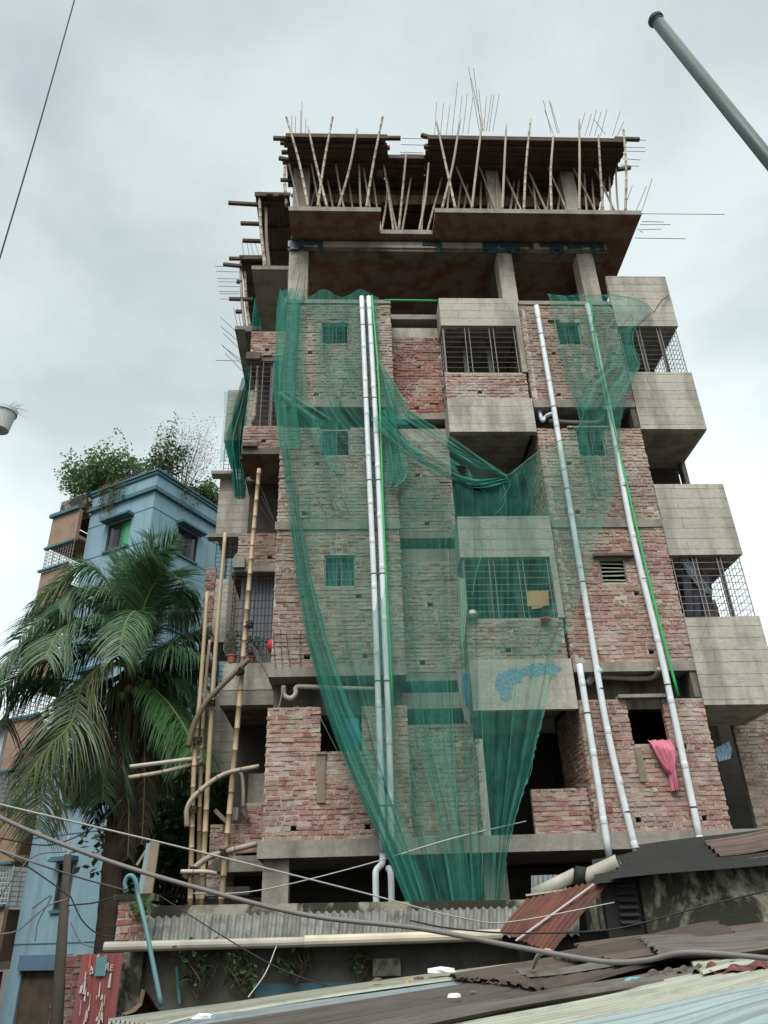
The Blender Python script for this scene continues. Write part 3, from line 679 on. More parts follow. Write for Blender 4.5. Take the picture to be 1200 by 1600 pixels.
for p, q in (((975, 219), (1009, 219)), ((975, 230), (1008, 231)), ((975, 236), (1008, 237)), ((972, 248), (1001, 250)), ((970, 258), (998, 260)),
             ((1000, 334), (1132, 335)), ((1003, 346), (1037, 347)), ((1000, 351), (1048, 351)), ((996, 359), (1033, 358)), ((992, 372), (1071, 373)), ((1000, 361), (1005, 363)),
             ((980, 313), (988, 290)), ((994, 329), (1010, 291)), ((1003, 330), (1019, 279)), ((628, 216), (668, 217)), ((626, 226), (666, 227)), ((625, 238), (662, 239)), ((626, 241), (662, 242))):
    rpx(p, q, .05)
for k, (x0, y0, x1, y1) in enumerate(((336, 416, 372, 417), (338, 424, 374, 425), (339, 435, 374, 436), (341, 440, 374, 441), (341, 447, 374, 448), (342, 455, 374, 456), (343, 459, 374, 459), (344, 467, 374, 468),
             (345, 496, 372, 521), (345, 510, 373, 534), (348, 520, 374, 545), (348, 541, 376, 562), (346, 538, 377, 568), (352, 552, 379, 580), (337, 563, 374, 564), (365, 481, 372, 515), (371, 481, 377, 513), (378, 378, 381, 402), (386, 380, 390, 402), (391, 379, 397, 402), (399, 380, 405, 402))):
    rpx((x1, y1), (x0, y0), 3.7)
for p, q in (((520, 640), (505, 596)), ((530, 640), (536, 600)), ((443, 640), (441, 590)), ((470, 640), (472, 592)), ((510, 806), (494, 776)), ((524, 806), (514, 772)), ((536, 806), (518, 775)), ((548, 806), (536, 778)), ((466, 812), (466, 765)), ((482, 812), (484, 770)),
             ((430, 1043), (427, 985)), ((441, 1043), (438, 982)), ((453, 1042), (447, 985)), ((469, 1040), (469, 985)), ((528, 1032), (488, 992)), ((497, 1036), (476, 994))):
    rpx(p, q, -.06, r=.007)
m = MB()
for v in (990, 1003): m.tube([PY(426, v, -.07), PY(474, v+2, -.07)], .006, 4)
m.build('rebar_tie', REB, B)
for p, q in (((427, 812), (408, 775)), ((429, 815), (404, 752)), ((428, 822), (406, 790)), ((450, 468), (449, 425)), ((460, 468), (468, 428)), ((474, 468), (477, 430))):
    rpx(p, q, -.05 if p[1] < 500 else .9, r=.008)

# ================================================================== FORMWORK AND PROPS ON TOP
ZD = 21.84
def deck(name, label, x0, x1, y0, y1, along='X', edge=True):
    t = thing(name, label, 'formwork', ((x0+x1)/2, (y0+y1)/2, ZD), 'plank formwork decks under the next roof slab')
    rn = random.Random(int((x0+9)*100)); m = MB(); y = y0
    if along == 'X':
        while y < y1-.02:
            w_ = min(rn.uniform(.13, .2), y1-y); x = x0-rn.uniform(0, .08)
            while x < x1-.3:
                L = min(rn.uniform(1.6, 2.6), x1-x+rn.uniform(0, .08)); dz = rn.uniform(-.012, .012)
                m.box(x, x+L-.01, y, y+w_-.012, ZD+dz, ZD+dz+.028, jit=.003); x += L
            y += w_
    else:
        x = x0
        while x < x1-.02:
            w_ = min(rn.uniform(.13, .2), x1-x); dz = rn.uniform(-.012, .012)
            m.box(x, x+w_-.012, y0-rn.uniform(0, .08), y1, ZD+dz, ZD+dz+.028, jit=.003); x += w_
    m.build('planking', WOOD, t)
    yy = y0+.16
    while yy < min(y1, y0+5):
        if along == 'X':
            m = MB(); m.box(x0-rn.uniform(.05, .3), x1+rn.uniform(.0, .25), yy, yy+.07, ZD-.10, ZD-.016, jit=.006); m.build('joist', WOOD, t)
            yy += .55
        else:
            m = MB(); m.box(x0, x1, yy, yy+.07, ZD-.10, ZD-.016, jit=.006); m.build('joist', WOOD, t); yy += .9
    # cast slab edge resting on the boards
    m = MB(); m.box(x0+.02, x1-.02, y0+.03, y1, ZD+.042, ZD+.13); m.build('slab_casting', CON, t)
    m = MB(); m.box(x0-.02, x1+.02, y0-.025, y0+.004, ZD-.03, ZD+.12, jit=.006); m.build('edge_board', WOOD, t)
    return t
deck('formwork_deck', 'dark plank formwork deck on leaning props at the upper left of the roof', -1.58, 1.08, -.6, 1.0)
deck('formwork_deck', 'long dark plank formwork deck at the upper right of the roof, under the rebar cluster', 2.2, 7.55, -.6, 1.0)
deck('formwork_deck', 'dark plank formwork deck behind, filling the notch between the two front decks', -1.5, 7.4, 1.02, 6.0)
deck('formwork_deck', 'short plank strip deck bridging the notch between the front decks', 1.1, 2.18, 0.0, 1.0)
deck('formwork_deck', 'steep looking side formwork deck with boards running back, left of the front column', -2.6, -1.62, 1.27, 6.0, 'Y')
deck('formwork_deck', 'farthest left dark formwork deck above the projecting horizontal rebars', -3.33, -2.64, 3.6, 7.0, 'Y')
# beam formwork boards hanging below the decks
t = thing('beam_formwork', 'ragged row of hanging beam form boards above the props on the top storey', 'formwork', (2.5, .9, 21.3))
rn = random.Random(8); m = MB(); x = -1.3
while x < 7.1:
    w_ = rn.uniform(.1, .5); m.box(x, x+w_-.02, .95, .98, 21.28-rn.uniform(0, .14), 21.70, jit=.008); x += w_
m.build('form_board', WOODP, t)
m = MB(); m.box(-1.4, 7.2, .92, 1.2, 21.55, 21.72); m.build('form_bottom', WOOD, t)
m = MB(); x = -1.3
while x < 7.1:
    w_ = rn.uniform(.12, .4); m.box(x, x+w_-.02, 2.2, 2.25, 21.1-rn.uniform(0, .25), 21.75, jit=.01); x += w_
m.build('form_board', WOOD, t)
# timber ends that stick out at both sides
for p, q, y in (((427, 216), (455, 217), -.5), ((438, 223), (455, 224), -.3), ((440, 238), (456, 238), -.1), ((436, 247), (455, 251), .1), ((600, 216), (626, 216), -.5), ((600, 231), (609, 231), -.2), ((960, 217), (999, 218), -.5), ((658, 211), (680, 217), -.5), ((963, 265), (985, 262), .4),
              ((357, 317), (405, 320), 1.4), ((376, 349), (406, 350), 1.9), ((379, 376), (408, 377), 2.3), ((358, 404), (420, 405), 3.6), ((349, 413), (378, 416), 3.6), ((370, 440), (378, 441), 3.7), ((358, 467), (395, 468), 3.7), ((368, 487), (378, 487), 3.7)):
    m = MB(); m.bar(PY(p[0], p[1], y), PY(q[0], q[1], y), .09, .09)
    o = m.build('timber_end', WOOD, None)
    side = 'left' if p[0] < 560 else 'right'
    tag(o, None, 'timber', 'timber ends sticking out of the formwork'); o['_p'] = p
TE = sorted([o for o in C.objects if o.name.startswith('timber_end')], key=lambda o: (o['_p'][1]))
ORD = ['first', 'second', 'third', 'fourth', 'fifth', 'sixth', 'seventh', 'eighth', 'ninth', 'tenth', 'eleventh', 'twelfth', 'thirteenth', 'fourteenth', 'fifteenth', 'sixteenth', 'seventeenth', 'eighteenth', 'nineteenth', 'twentieth', 'twenty-first', 'twenty-second', 'twenty-third', 'twenty-fourth', 'twenty-fifth', 'twenty-sixth', 'twenty-seventh', 'twenty-eighth'] + ['thirtieth' if k == 30 else ('fortieth' if k == 40 else 'thirty-'+['', 'first', 'second', 'third', 'fourth', 'fifth', 'sixth', 'seventh', 'eighth', 'ninth'][k-30]) if k > 29 else 'twenty-ninth' for k in range(29, 41)]
cnt = {}
for o in TE:
    px = o['_p'][0]; key = 'right end of the right deck' if px > 900 else ('gap between the two front decks' if px > 560 else ('left end of the left front deck' if px > 420 else 'far left stepped formwork'))
    k = cnt.get(key, 0); cnt[key] = k+1
    o['label'] = 'dark timber end at the %s, %s from the top' % (key, ORD[k])
    del o['_p']

def bamboo(pts, r0, r1, mat, node=.32, name='bamboo_prop', n=8, wob=.0):
    sp = spline(pts, 7); L = sum((sp[i+1]-sp[i]).length for i in range(len(sp)-1))
    base = sp[0]; t = bpy.data.objects.new(name, None); C.objects.link(t); t.location = base
    if wob:
        for i in range(1, len(sp)-1): sp[i] = sp[i]+Vector((random.uniform(-wob, wob), random.uniform(-wob, wob), 0))
    K = len(sp)-1; Q = [(sp[0], r0, 0)]; d = .2; acc = 0
    for i in range(K):
        seg = sp[i+1]-sp[i]; sl = seg.length; u = seg.normalized()
        while acc+sl > d+.02 and d-acc > .02:
            p = sp[i]+u*(d-acc); rr = lerp(r0, r1, d/L)
            Q += [(p-u*.014, rr, 0), (p-u*.008, rr*1.13, 1), (p+u*.008, rr*1.13, 1), (p+u*.014, rr, 0)]; d += node*random.uniform(.85, 1.2)
        if d-acc <= .02 or (acc+sl > d): d += .05
        acc += sl; Q.append((sp[i+1], lerp(r0, r1, acc/L), 0))
    m = MB(); m.tube([q[0] for q in Q], [q[1] for q in Q], n)
    for i in range(len(Q)-1):
        if Q[i][2] and Q[i+1][2]:
            for j in range(n): m.mi[i*n+j] = 1
    me = m.build('culm', [mat, BAM_N], t, smooth=True)
    return t
front = [((482, 327), (447, 182)), ((512, 327), (481, 197)), ((496, 327), (520, 182)), ((528, 327), (558, 202)), ((572, 327), (598, 182)),
 ((623, 360), (635, 237)), ((655, 360), (670, 255)), ((712, 328), (681, 186)), ((690, 328), (719, 186)), ((737, 328), (754, 186)), ((785, 326), (791, 195)), ((819, 324), (829, 186)),
 ((862, 326), (865, 209)), ((905, 322), (905, 186)), ((942, 328), (935, 211)), ((977, 329), (974, 201))]
back = [((465, 325), (452, 257)), ((503, 327), (487, 257)), ((540, 327), (524, 253)), ((578, 327), (568, 263)), ((565, 327), (561, 253)), ((615, 362), (598, 248)), ((621, 362), (605, 280)), ((628, 362), (642, 278)),
 ((668, 360), (690, 280)), ((735, 322), (712, 259)), ((773, 326), (750, 263)), ((812, 324), (790, 274)), ((883, 326), (854, 257)), ((852, 326), (827, 270)), ((842, 326), (825, 288)), ((927, 326), (892, 255)),
 ((958, 326), (927, 257)), ((968, 329), (962, 259)), ((929, 313), (925, 280)), ((956, 317), (952, 276)), ((717, 328), (721, 284)), ((752, 326), (752, 284)), ((856, 326), (860, 284)), ((796, 326), (803, 284)), ((893, 326), (897, 290)), ((600, 327), (606, 285)), ((660, 345), (664, 285)), ((487, 326), (497, 284)), ((520, 326), (512, 282)), ((553, 326), (546, 288)), ((590, 326), (583, 280)), ((700, 327), (704, 278)), ((725, 326), (731, 288)), ((765, 326), (770, 282)), ((780, 326), (776, 268)), ((805, 326), (811, 282)), ((835, 326), (832, 276)), ((872, 326), (878, 286)), ((918, 326), (913, 272)), ((938, 326), (944, 282))]
front.sort(); back.sort()
for i, (p, q) in enumerate(front):
    notch = 598 < p[0] < 680
    yb = .12 if notch else -.52
    a = PZ(p[0], p[1], ZS1); a = PY(p[0], p[1], yb); b = PY(q[0], q[1], -.66 if not notch else -.04)
    d = (b-a).normalized(); a = a - d*((a.z-ZS1)/d.z)
    mid = (a+b)/2+Vector((random.uniform(-.06, .06), random.uniform(-.03, .03), 0))
    o = bamboo([a, mid, b], .036, .028, BAM_P, name='bamboo_prop')
    tag(o, 'tall front row bamboo prop on the top slab edge, %s from the left' % ORD[i], 'bamboo prop', 'front row of bamboo props under the roof formwork')
for i, (p, q) in enumerate(back):
    b = PZ(q[0], q[1]-4, ZD-.03); b.y = min(max(b.y, .15), 3.0)
    b = PY(q[0], q[1], b.y); yb = max(.25, b.y-.15); a = PY(p[0], p[1], yb); d = (b-a).normalized()
    a = a - d*((a.z-ZS1)/d.z); b = b + d*max(0, (ZD-.03-b.z)/d.z) if b.z < ZD-.03 else b
    mid = (a+b)/2+Vector((random.uniform(-.04, .04), 0, 0))
    o = bamboo([a, mid, b], .031, .026, BAM_P, name='bamboo_prop')
    tag(o, 'shorter bamboo prop in the top storey rear row, %s from the left' % ORD[i], 'bamboo prop', 'rear row of bamboo props under the roof formwork')
for i, (p, q, y, lab) in enumerate((((415, 420), (405, 300), 1.35, 'slightly bent bamboo prop at the outer edge of the left side formwork'), ((421, 422), (416, 320), 1.6, 'second bamboo prop just inside the outer edge of the left side formwork'),
      ((448, 322), (446, 250), 1.35, 'thin bamboo prop tight against the left side of the front column'), ((383, 515), (376, 410), 3.7, 'bamboo prop at the outer edge of the farthest left formwork'), ((391, 516), (383, 425), 3.9, 'bamboo prop beside the green net strip at the far left formwork'))):
    o = bamboo([PY(*p, y), PY((p[0]+q[0])/2-2, (p[1]+q[1])/2, y), PY(*q, y)], .05, .04, BAM_P); tag(o, lab, 'bamboo prop', 'side bamboo props under the left formwork')

# ================================================================== DRAIN PIPES
def pipe(label, pts, r=.055, mat=PVC, jmat=PVCJ, joints=1.05, group='pale drain pipes down the facade', name='drain_pipe', cat='drain pipe', elbow=None, bracket=True):
    t = thing(name, label, cat, pts[0], group)
    m = MB(); m.tube(spline(pts, 6), r, 14); m.build('pipe', mat, t, smooth=True)
    P = [Vector(p) for p in pts]; k = .4; L = [(P[i+1]-P[i]).length for i in range(len(P)-1)]; tot = sum(L); j = .35
    m = MB()
    while joints and j < tot-.05:
        s_ = j; i = 0
        while s_ > L[i]: s_ -= L[i]; i += 1
        d = (P[i+1]-P[i]).normalized(); c = P[i]+d*s_
        m = MB(); m.tube([c-d*.055, c-d*.05, c+d*.05, c+d*.055], [r, r*1.035, r*1.035, r], 14); m.tube([c+d*.05, c+d*.062], r*1.045, 14, mi=1)
        j += joints*random.uniform(.8, 1.25); m.build('pipe_socket', [mat, jmat], t, smooth=True)
    if joints and r > .05:
        j = .9
        while j < tot-.3:
            s_ = j; i = 0
            while s_ > L[i]: s_ -= L[i]; i += 1
            d = (P[i+1]-P[i]).normalized(); c = P[i]+d*s_; m = MB(); m.tube([c-d*.012, c+d*.012], r*1.07, 12); m.bar(c+Vector((r*.9, 0, 0)), Vector((c.x+r*1.5, .02, c.z)), .02, .02); m.build('pipe_clamp', DARKM, t); j += 2.1
    if elbow:
        m = MB(); m.tube(spline(elbow, 6), r*.95, 12); m.build('elbow', mat, t, smooth=True)
    return t
YP = -.13
p_ = lambda x, y, d=YP: PY(x, y, d)
p9 = lambda x, y: PY(x, y, -.2)
pipe('left pale pipe of the tall pair, running from the net top to the ground floor', [p9(565, 464), p9(575, 700), p9(584, 900), p9(593, 1150), p9(598, 1330)], elbow=[p_(598, 1325), p_(597, 1348, -.18), p_(588, 1360, -.22), p_(587, 1375, -.25), p_(588, 1416, -.25)])
pipe('right pale pipe of the tall pair, beside the thin green pipe', [p9(576, 464), p9(589, 700), p9(600, 960), p9(608, 1150), p9(612, 1330)], elbow=[p_(606, 1358, -.15), p_(609, 1358, -.2), p_(611, 1372, -.25), p_(612, 1416, -.25)])
pipe('pale pipe down the left part of the right bay, top beside the upper grille', [p_(838, 478), p_(869, 660), p_(897, 830), p_(925, 1000), p_(951, 1150), p_(995, 1336)], r=.058)
pipe('pale pipe down the right part of the right bay with the green pipe along it', [p_(918, 476), p_(952, 640), p_(985, 820), p_(1030, 1010), p_(1057, 1135), p_(1096, 1322)], r=.058, elbow=[p_(1097, 1318), p_(1092, 1323, -.05), p_(1086, 1320, .0)])
pipe('short pale pipe starting at the lower pipe recess, left of the long ones', [p_(905, 1038), p_(926, 1170), p_(952, 1340)], r=.058)
t = pipe('bright green thin pipe running up beside the tall pale pair', [p_(581, 462, -.22), p_(592, 600, -.22), p_(600, 830, -.22), p_(614, 1105, -.22)], r=.022, mat=GPIPE, jmat=GPIPE, joints=1.6, group='bright green water pipes', name='water_pipe', cat='water pipe')
t = pipe('bright green thin pipe beside the right long drain pipe, ending above the window', [p_(922, 466, -.17), p_(935, 560, -.17), p_(980, 760, -.17), p_(1022, 940, -.17), p_(1060, 1087, -.17)], r=.024, mat=GPIPE, jmat=GPIPE, joints=1.3, group='bright green water pipes', name='water_pipe', cat='water pipe')
t = pipe('bright green pipe lying level across the top of the recessed bay', [p_(602, 469, -.02), p_(684, 470, -.02)], r=.024, mat=GPIPE, jmat=GPIPE, joints=0, group='bright green water pipes', name='water_pipe', cat='water pipe')
def hp(label, pts, y=.22, r=.05, mat=PVCO):
    m = MB(); m.tube(spline([PY(a, b, y if len(q) == 0 else q[0]) for a, b, *q in pts], 7), r, 12); o = m.build('waste_pipe', mat, None, smooth=True)
    tag(o, label, 'waste pipe', 'waste pipes in the slab recesses'); return o
hp('grey waste pipe under the lower slab running between the two right drain pipes', [(1031, 1045, -.1), (1022, 1057, .1), (1000, 1060), (950, 1058), (930, 1058), (922, 1066), (917, 1069)])
hp('white trap bend joining the middle right drain pipe at the lower recess', [(938, 1048, -.1), (926, 1052), (920, 1062), (917, 1068)], mat=PVC)
hp('white trap bend joining the drain pipe in the upper recess beside the concrete band', [(868, 645, -.1), (858, 648, .0), (852, 652, .1), (848, 658, .1), (844, 648, .1), (841, 638, .15)], .1, .045, PVC)
hp('grey waste pipe in the upper recess behind the right hanging net', [(857, 658), (900, 660), (935, 659), (944, 645), (948, 636, -.08)])
hp('grey waste pipe with u bend under the slab at the lower left', [(443, 1072), (444, 1086), (454, 1091), (462, 1084), (463, 1074), (480, 1073), (520, 1075), (590, 1077)], .1, .045)
m = MB(); m.tube([PY(443, 1074, .05), PY(435, 1108, .02)], .012, 6); tag(m.build('thin_stick', WOODP), 'thin pale stick leaning from the trap pipe to the brick below it', 'stick')

# ================================================================== NETS
def interp_rows(rows, y):
    for i in range(len(rows)-1):
        a, b = rows[i], rows[i+1]
        if a[0] <= y <= b[0]:
            t = (y-a[0])/max(1e-6, b[0]-a[0]); return [lerp(p, q, t) for p, q in zip(a, b)]
    return list(rows[-1])
def net_sheet(rows, nu, nv, folds, amp, shift, seed, holes=(), ragl=0, ragr=0, ytop=0, mb=None, bul=0):
    """rows: (image row, left, right, depth). Depth is the real distance in front of the facade; folds give pleats with real depth."""
    rn = random.Random(seed); ph = [rn.uniform(0, 6.28) for _ in range(12)]; fr = [folds*f for f in (.55, .8, 1.0, 1.45, 2.1, 3.2)]
    mb = mb or MB(); mb.uv = mb.uv or []
    st = len(mb.v); y0, y1 = rows[0][0], rows[-1][0]
    ragt = [rn.uniform(-1, 1) for _ in range(nv+2)]
    for j in range(nv+1):
        y = lerp(y0, y1, j/nv); _, xl, xr, dp = interp_rows(rows, y); v = j/nv
        a = amp(v); s_ = shift(v)
        for i in range(nu+1):
            u = i/nu; f = 0; g_ = 0
            for k in range(6):
                w_ = (1, .9, .8, .5, .35, .2)[k]
                f += w_*math.sin(fr[k]*6.283*u+ph[k]+v*2.2*math.sin(ph[k+6]+k)); g_ += w_*math.cos(fr[k]*6.283*u+ph[k+2]+v*1.7*math.sin(ph[k+5]))
            env = min(1, u*9, (1-u)*9)
            uu = u+s_*g_*env
            px = lerp(xl, xr, uu)
            if i == 0 and ragl: px += ragl*ragt[j]
            if i == nu and ragr: px += ragr*ragt[j]
            py = y+(ytop*math.sin(u*17+ph[1])*(1-min(1, v*12)) if ytop else 0)
            pk = math.exp(-((px-583)/26)**2)*max(0, min(1, (1010-y)/120)); dp2 = lerp(dp, -.075, pk); a_ = a*(1-.85*pk)
            p = PY(px, py, dp2 - a_*f*.5 - bul*math.sin(math.pi*u)*math.sin(math.pi*v))
            mb.v.append(p); mb.uv.append((u*folds*.35, v*4))
    for j in range(nv):
        for i in range(nu):
            y = lerp(y0, y1, (j+.5)/nv); _, xl, xr, dp = interp_rows(rows, y); px = lerp(xl, xr, (i+.5)/nu)
            skip = False
            for (cx, cy, rx, ry, an) in holes:
                dx, dy = px-cx, y-cy; c, s2 = math.cos(R_(an)), math.sin(R_(an)); X, Y_ = dx*c+dy*s2, -dx*s2+dy*c
                if (X/rx)**2+(Y_/ry)**2 < 1: skip = True
            if skip: continue
            n = st+j*(nu+1)+i; mb.f.append((n, n+1, n+nu+2, n+nu+1)); mb.mi.append(0)
    return mb
def hem(mb, pts, r=.009, mi=1):
    n0 = len(mb.v); mb.tube(spline(pts, 4), r*.72, 5, mi); mb.uv += [(0, 0)]*(len(mb.v)-n0)
# main sheet: left part over the left bay, then the wide lower part under the V shaped edge
rowsA = [(458, 437, 592, -.16), (500, 433, 592, -.18), (570, 430, 594, -.2), (602, 425, 612, -.22), (640, 429, 640, -.24), (665, 433, 676, -.24), (695, 438, 722, -.25), (742, 446, 792, -.28), (800, 453, 793, -.3), (900, 464, 795, -.34),
         (1000, 480, 793, -.42), (1100, 508, 790, -.5), (1180, 536, 786, -.6), (1260, 570, 782, -.75), (1340, 606, 775, -.9), (1412, 636, 772, -1.0)]
tears = [(484, 570, 7, 88, -2), (497, 640, 3, 22, 5), (486, 900, 3, 14, 5), (723, 731, 8, 5, 25), (724, 739, 7, 3.5, 30), (745, 761, 11, 6, 35)]
net1 = net_sheet(rowsA, 190, 170, 9, lambda v: .04+.09*v, lambda v: .004+.012*v*v, 3, tears, ytop=6)
rowsB = [(742, 792, 796, -.32), (775, 791, 962, -.32), (850, 792, 930, -.34), (920, 793, 912, -.36), (972, 793, 893, -.38), (1020, 793, 869, -.4), (1060, 792, 862, -.44), (1109, 790, 851, -.5), (1160, 787, 838, -.56), (1200, 785, 830, -.62), (1245, 783, 815, -.7), (1300, 779, 798, -.8), (1350, 777, 790, -.9), (1408, 772, 782, -1.0)]
# upper edge of the right part: from the V point up to the flap
rowsB0 = [(742, 792, 796, -.32), (775, 791, 962, -.32)]
rowsB = rowsB[1:]
net1 = net_sheet(rowsB, 60, 120, 3, lambda v: .05+.07*v, lambda v: .008+.02*v, 5, [(785, 776, 4, 17, 22)], ragr=3.2, mb=net1)
# right part above row 775: built as columns under the slanting edge
def slant(mb, n=44, k=18):
    st = len(mb.v)
    top = [(792, 742), (820, 722), (850, 700), (880, 686), (900, 672), (912, 640), (922, 560)]
    def ty(x):
        for a, b in zip(top, top[1:]):
            if a[0] <= x <= b[0]: return lerp(a[1], b[1], (x-a[0])/(b[0]-a[0]))
        return 640
    for i in range(n+1):
        for j in range(k+1):
            t = j/k; x = lerp(792, lerp(905, 958, t), i/n); y = lerp(ty(min(x, 905)), 775, t)
            mb.v.append(PY(x, y, -.32+.02*math.sin(x*.2+y*.05))); mb.uv.append((i/n*1.0+.3, t*.5))
    for i in range(n):
        for j in range(k):
            a = st+i*(k+1)+j; q = mb.v[a]
            mb.f.append((a, a+1, a+k+2, a+k+1)); mb.mi.append(0)
slant(net1)
# heavier folds: doubled cloth at the left rim, fold by the pipes, hanging flap and the gathered diagonal
def F(rows, nu, nv, fo, am, sh, sd, **k):
    n0 = len(net1.mi); net_sheet(rows, nu, nv, fo, lambda v: am, lambda v: sh, sd, mb=net1, **k)
    if sd in (11, 13, 12, 14, 18): net1.mi[n0:] = [2]*(len(net1.mi)-n0)
F([(700, 440, 452, -.34), (800, 450, 468, -.36), (900, 462, 486, -.42), (1000, 478, 512, -.46), (1100, 505, 545, -.54), (1180, 533, 580, -.66), (1260, 568, 612, -.8), (1340, 606, 640, -.95), (1410, 634, 664, -1.06)], 20, 90, 4, .12, .03, 11)
F([(820, 452, 462, -.38), (1000, 480, 497, -.5), (1100, 508, 530, -.58), (1260, 570, 592, -.84), (1410, 635, 650, -1.1)], 12, 70, 3, .08, .03, 13)
F([(563, 589, 592, -.3), (600, 597, 618, -.32), (640, 603, 640, -.34), (663, 606, 640, -.34)], 20, 24, 3, .08, .03, 12)
F([(640, 600, 612, -.36), (690, 602, 630, -.36), (740, 604, 640, -.36), (752, 606, 634, -.36), (762, 608, 616, -.36)], 20, 30, 3, .1, .04, 14, ragr=2)
F([(612, 426, 455, -.32), (655, 470, 530, -.32), (700, 490, 525, -.32), (735, 512, 528, -.32)], 20, 30, 2, .06, .03, 15)
F([(1060, 640, 700, -.5), (1180, 655, 705, -.64), (1300, 690, 725, -.86), (1412, 706, 740, -1.04)], 20, 60, 3, .08, .03, 17)
F([(458, 437, 480, -.25), (480, 432, 470, -.26), (600, 427, 462, -.3), (700, 436, 470, -.34)], 24, 50, 2.5, .06, .03, 18, ytop=8)
# gathered diagonal strip towards the V point
def strip(mb, pts, w0, w1, dp, nu=8, k=30, seed=1):
    rn = random.Random(seed); st = len(mb.v); sp = spline([Vector((a, b, 0)) for a, b in pts], 12); K = len(sp)
    for i, q in enumerate(sp):
        d = (sp[min(i+1, K-1)]-sp[max(i-1, 0)]).normalized(); nn = Vector((-d.y, d.x, 0)); w_ = lerp(w0, w1, i/(K-1))
        for j in range(nu+1):
            t = j/nu; p2 = q+nn*(t*w_); mb.v.append(PY(p2.x, p2.y, dp-.03*math.sin(t*14+i*.3))); mb.uv.append((t*.6, i*.05))
    for i in range(K-1):
        for j in range(nu):
            a = st+i*(nu+1)+j; mb.f.append((a, a+1, a+nu+2, a+nu+1)); mb.mi.append(2)
strip(net1, [(600, 640), (640, 690), (690, 722), (740, 748), (792, 744)], 26, 10, -.36)
strip(net1, [(640, 640), (690, 680), (740, 714), (792, 743)], 16, 5, -.37)
strip(net1, [(606, 650), (640, 694), (690, 735), (730, 752)], 14, 3, -.36)
Pn = lambda x, y, d=-.34: PY(x, y, d)
hem(net1, [Pn(590, 563, -.3), Pn(640, 640), Pn(676, 665), Pn(722, 695), Pn(760, 724), Pn(792, 742), Pn(820, 722), Pn(850, 700), Pn(885, 683), Pn(903, 665)], .012)
hem(net1, [Pn(792, 744), Pn(786, 757), Pn(790, 770), Pn(786, 790), Pn(774, 803)], .007)
hem(net1, [Pn(792, 744), Pn(797, 757), Pn(790, 770), Pn(780, 760+28)], .006)
hem(net1, [Pn(715, 725), Pn(728, 728), Pn(733, 736), Pn(738, 752), Pn(756, 768)], .006)
hem(net1, [Pn(640, 690), Pn(700, 727), Pn(735, 750), Pn(790, 746)], .007)
hem(net1, [Pn(851, 1109, -.52), Pn(842, 1145, -.55), Pn(833, 1180, -.6), Pn(830, 1205, -.63), Pn(819, 1232, -.68), Pn(806, 1275, -.75), Pn(799, 1305, -.8), Pn(790, 1345, -.9), Pn(787, 1405, -1.0)], .007)
hem(net1, [Pn(775, 812, -.36), Pn(760, 850, -.4), Pn(745, 890, -.42), Pn(738, 935, -.44)], .009)
for (a, b, c, d, e, f) in ((752, 1080, 756, 1240, 752, 1400), (700, 860, 706, 1100, 720, 1390), (556, 1045, 575, 1120, 612, 1300), (500, 1120, 560, 1240, 632, 1395), (663, 1180, 690, 1290, 705, 1395)):
    hem(net1, [Pn(a, b, -.45), Pn(c, d, -.62), Pn(e, f, -1.0)], .006)
o = net1.build('debris_net', [NET, NETE, NETF], None, smooth=True)
tag(o, 'huge torn green debris net over the left and centre bays, gathered at the bottom', 'safety net', 'green debris nets')
# upper right flap
net2 = net_sheet([(461, 855, 985, -.24), (468, 858, 1000, -.25), (487, 862, 1022, -.27), (500, 866, 1010, -.27), (515, 869, 992, -.26), (540, 874, 988, -.26), (565, 879, 999, -.26), (590, 884, 990, -.26), (625, 898, 978, -.27), (660, 906, 970, -.3), (700, 903, 966, -.32), (776, 925, 959, -.33)],
                 90, 90, 5, lambda v: .06, lambda v: .012, 21, ytop=2, ragr=1.2)
net_sheet([(566, 960, 999, -.3), (540, 950, 990, -.3), (566, 960, 999, -.3)][1:2]+[(575, 940, 1000, -.28), (600, 910, 985, -.3), (640, 898, 960, -.32)], 24, 26, 3, lambda v: .08, lambda v: .03, 22, mb=net2)
hem(net2, [PY(855, 461, -.25), PY(900, 463, -.26), PY(960, 462, -.26), PY(1000, 470, -.27), PY(1022, 487, -.28)], .007)
hem(net2, [PY(866, 500, -.26), PY(880, 560, -.27), PY(896, 610, -.28), PY(911, 640, -.3), PY(906, 665, -.32), PY(892, 684, -.34)], .01)
hem(net2, [PY(1022, 487, -.28), PY(992, 512, -.27), PY(990, 540, -.27), PY(1000, 566, -.27), PY(985, 600, -.27), PY(975, 640, -.3)], .007)
m_ = MB()
o = net2.build('debris_net', [NET, NETE], None, smooth=True)
tag(o, 'smaller green net flap over the upper right bay and top balcony', 'safety net', 'green debris nets')
m = MB(); m.tube(spline([PY(1022, 488, -.25), PY(1032, 472, -.15), PY(1044, 462, -.06)], 5), .012, 5); tag(m.build('tie_rope', ROPE), 'dark rope tying the net corner to the top right parapet', 'rope')
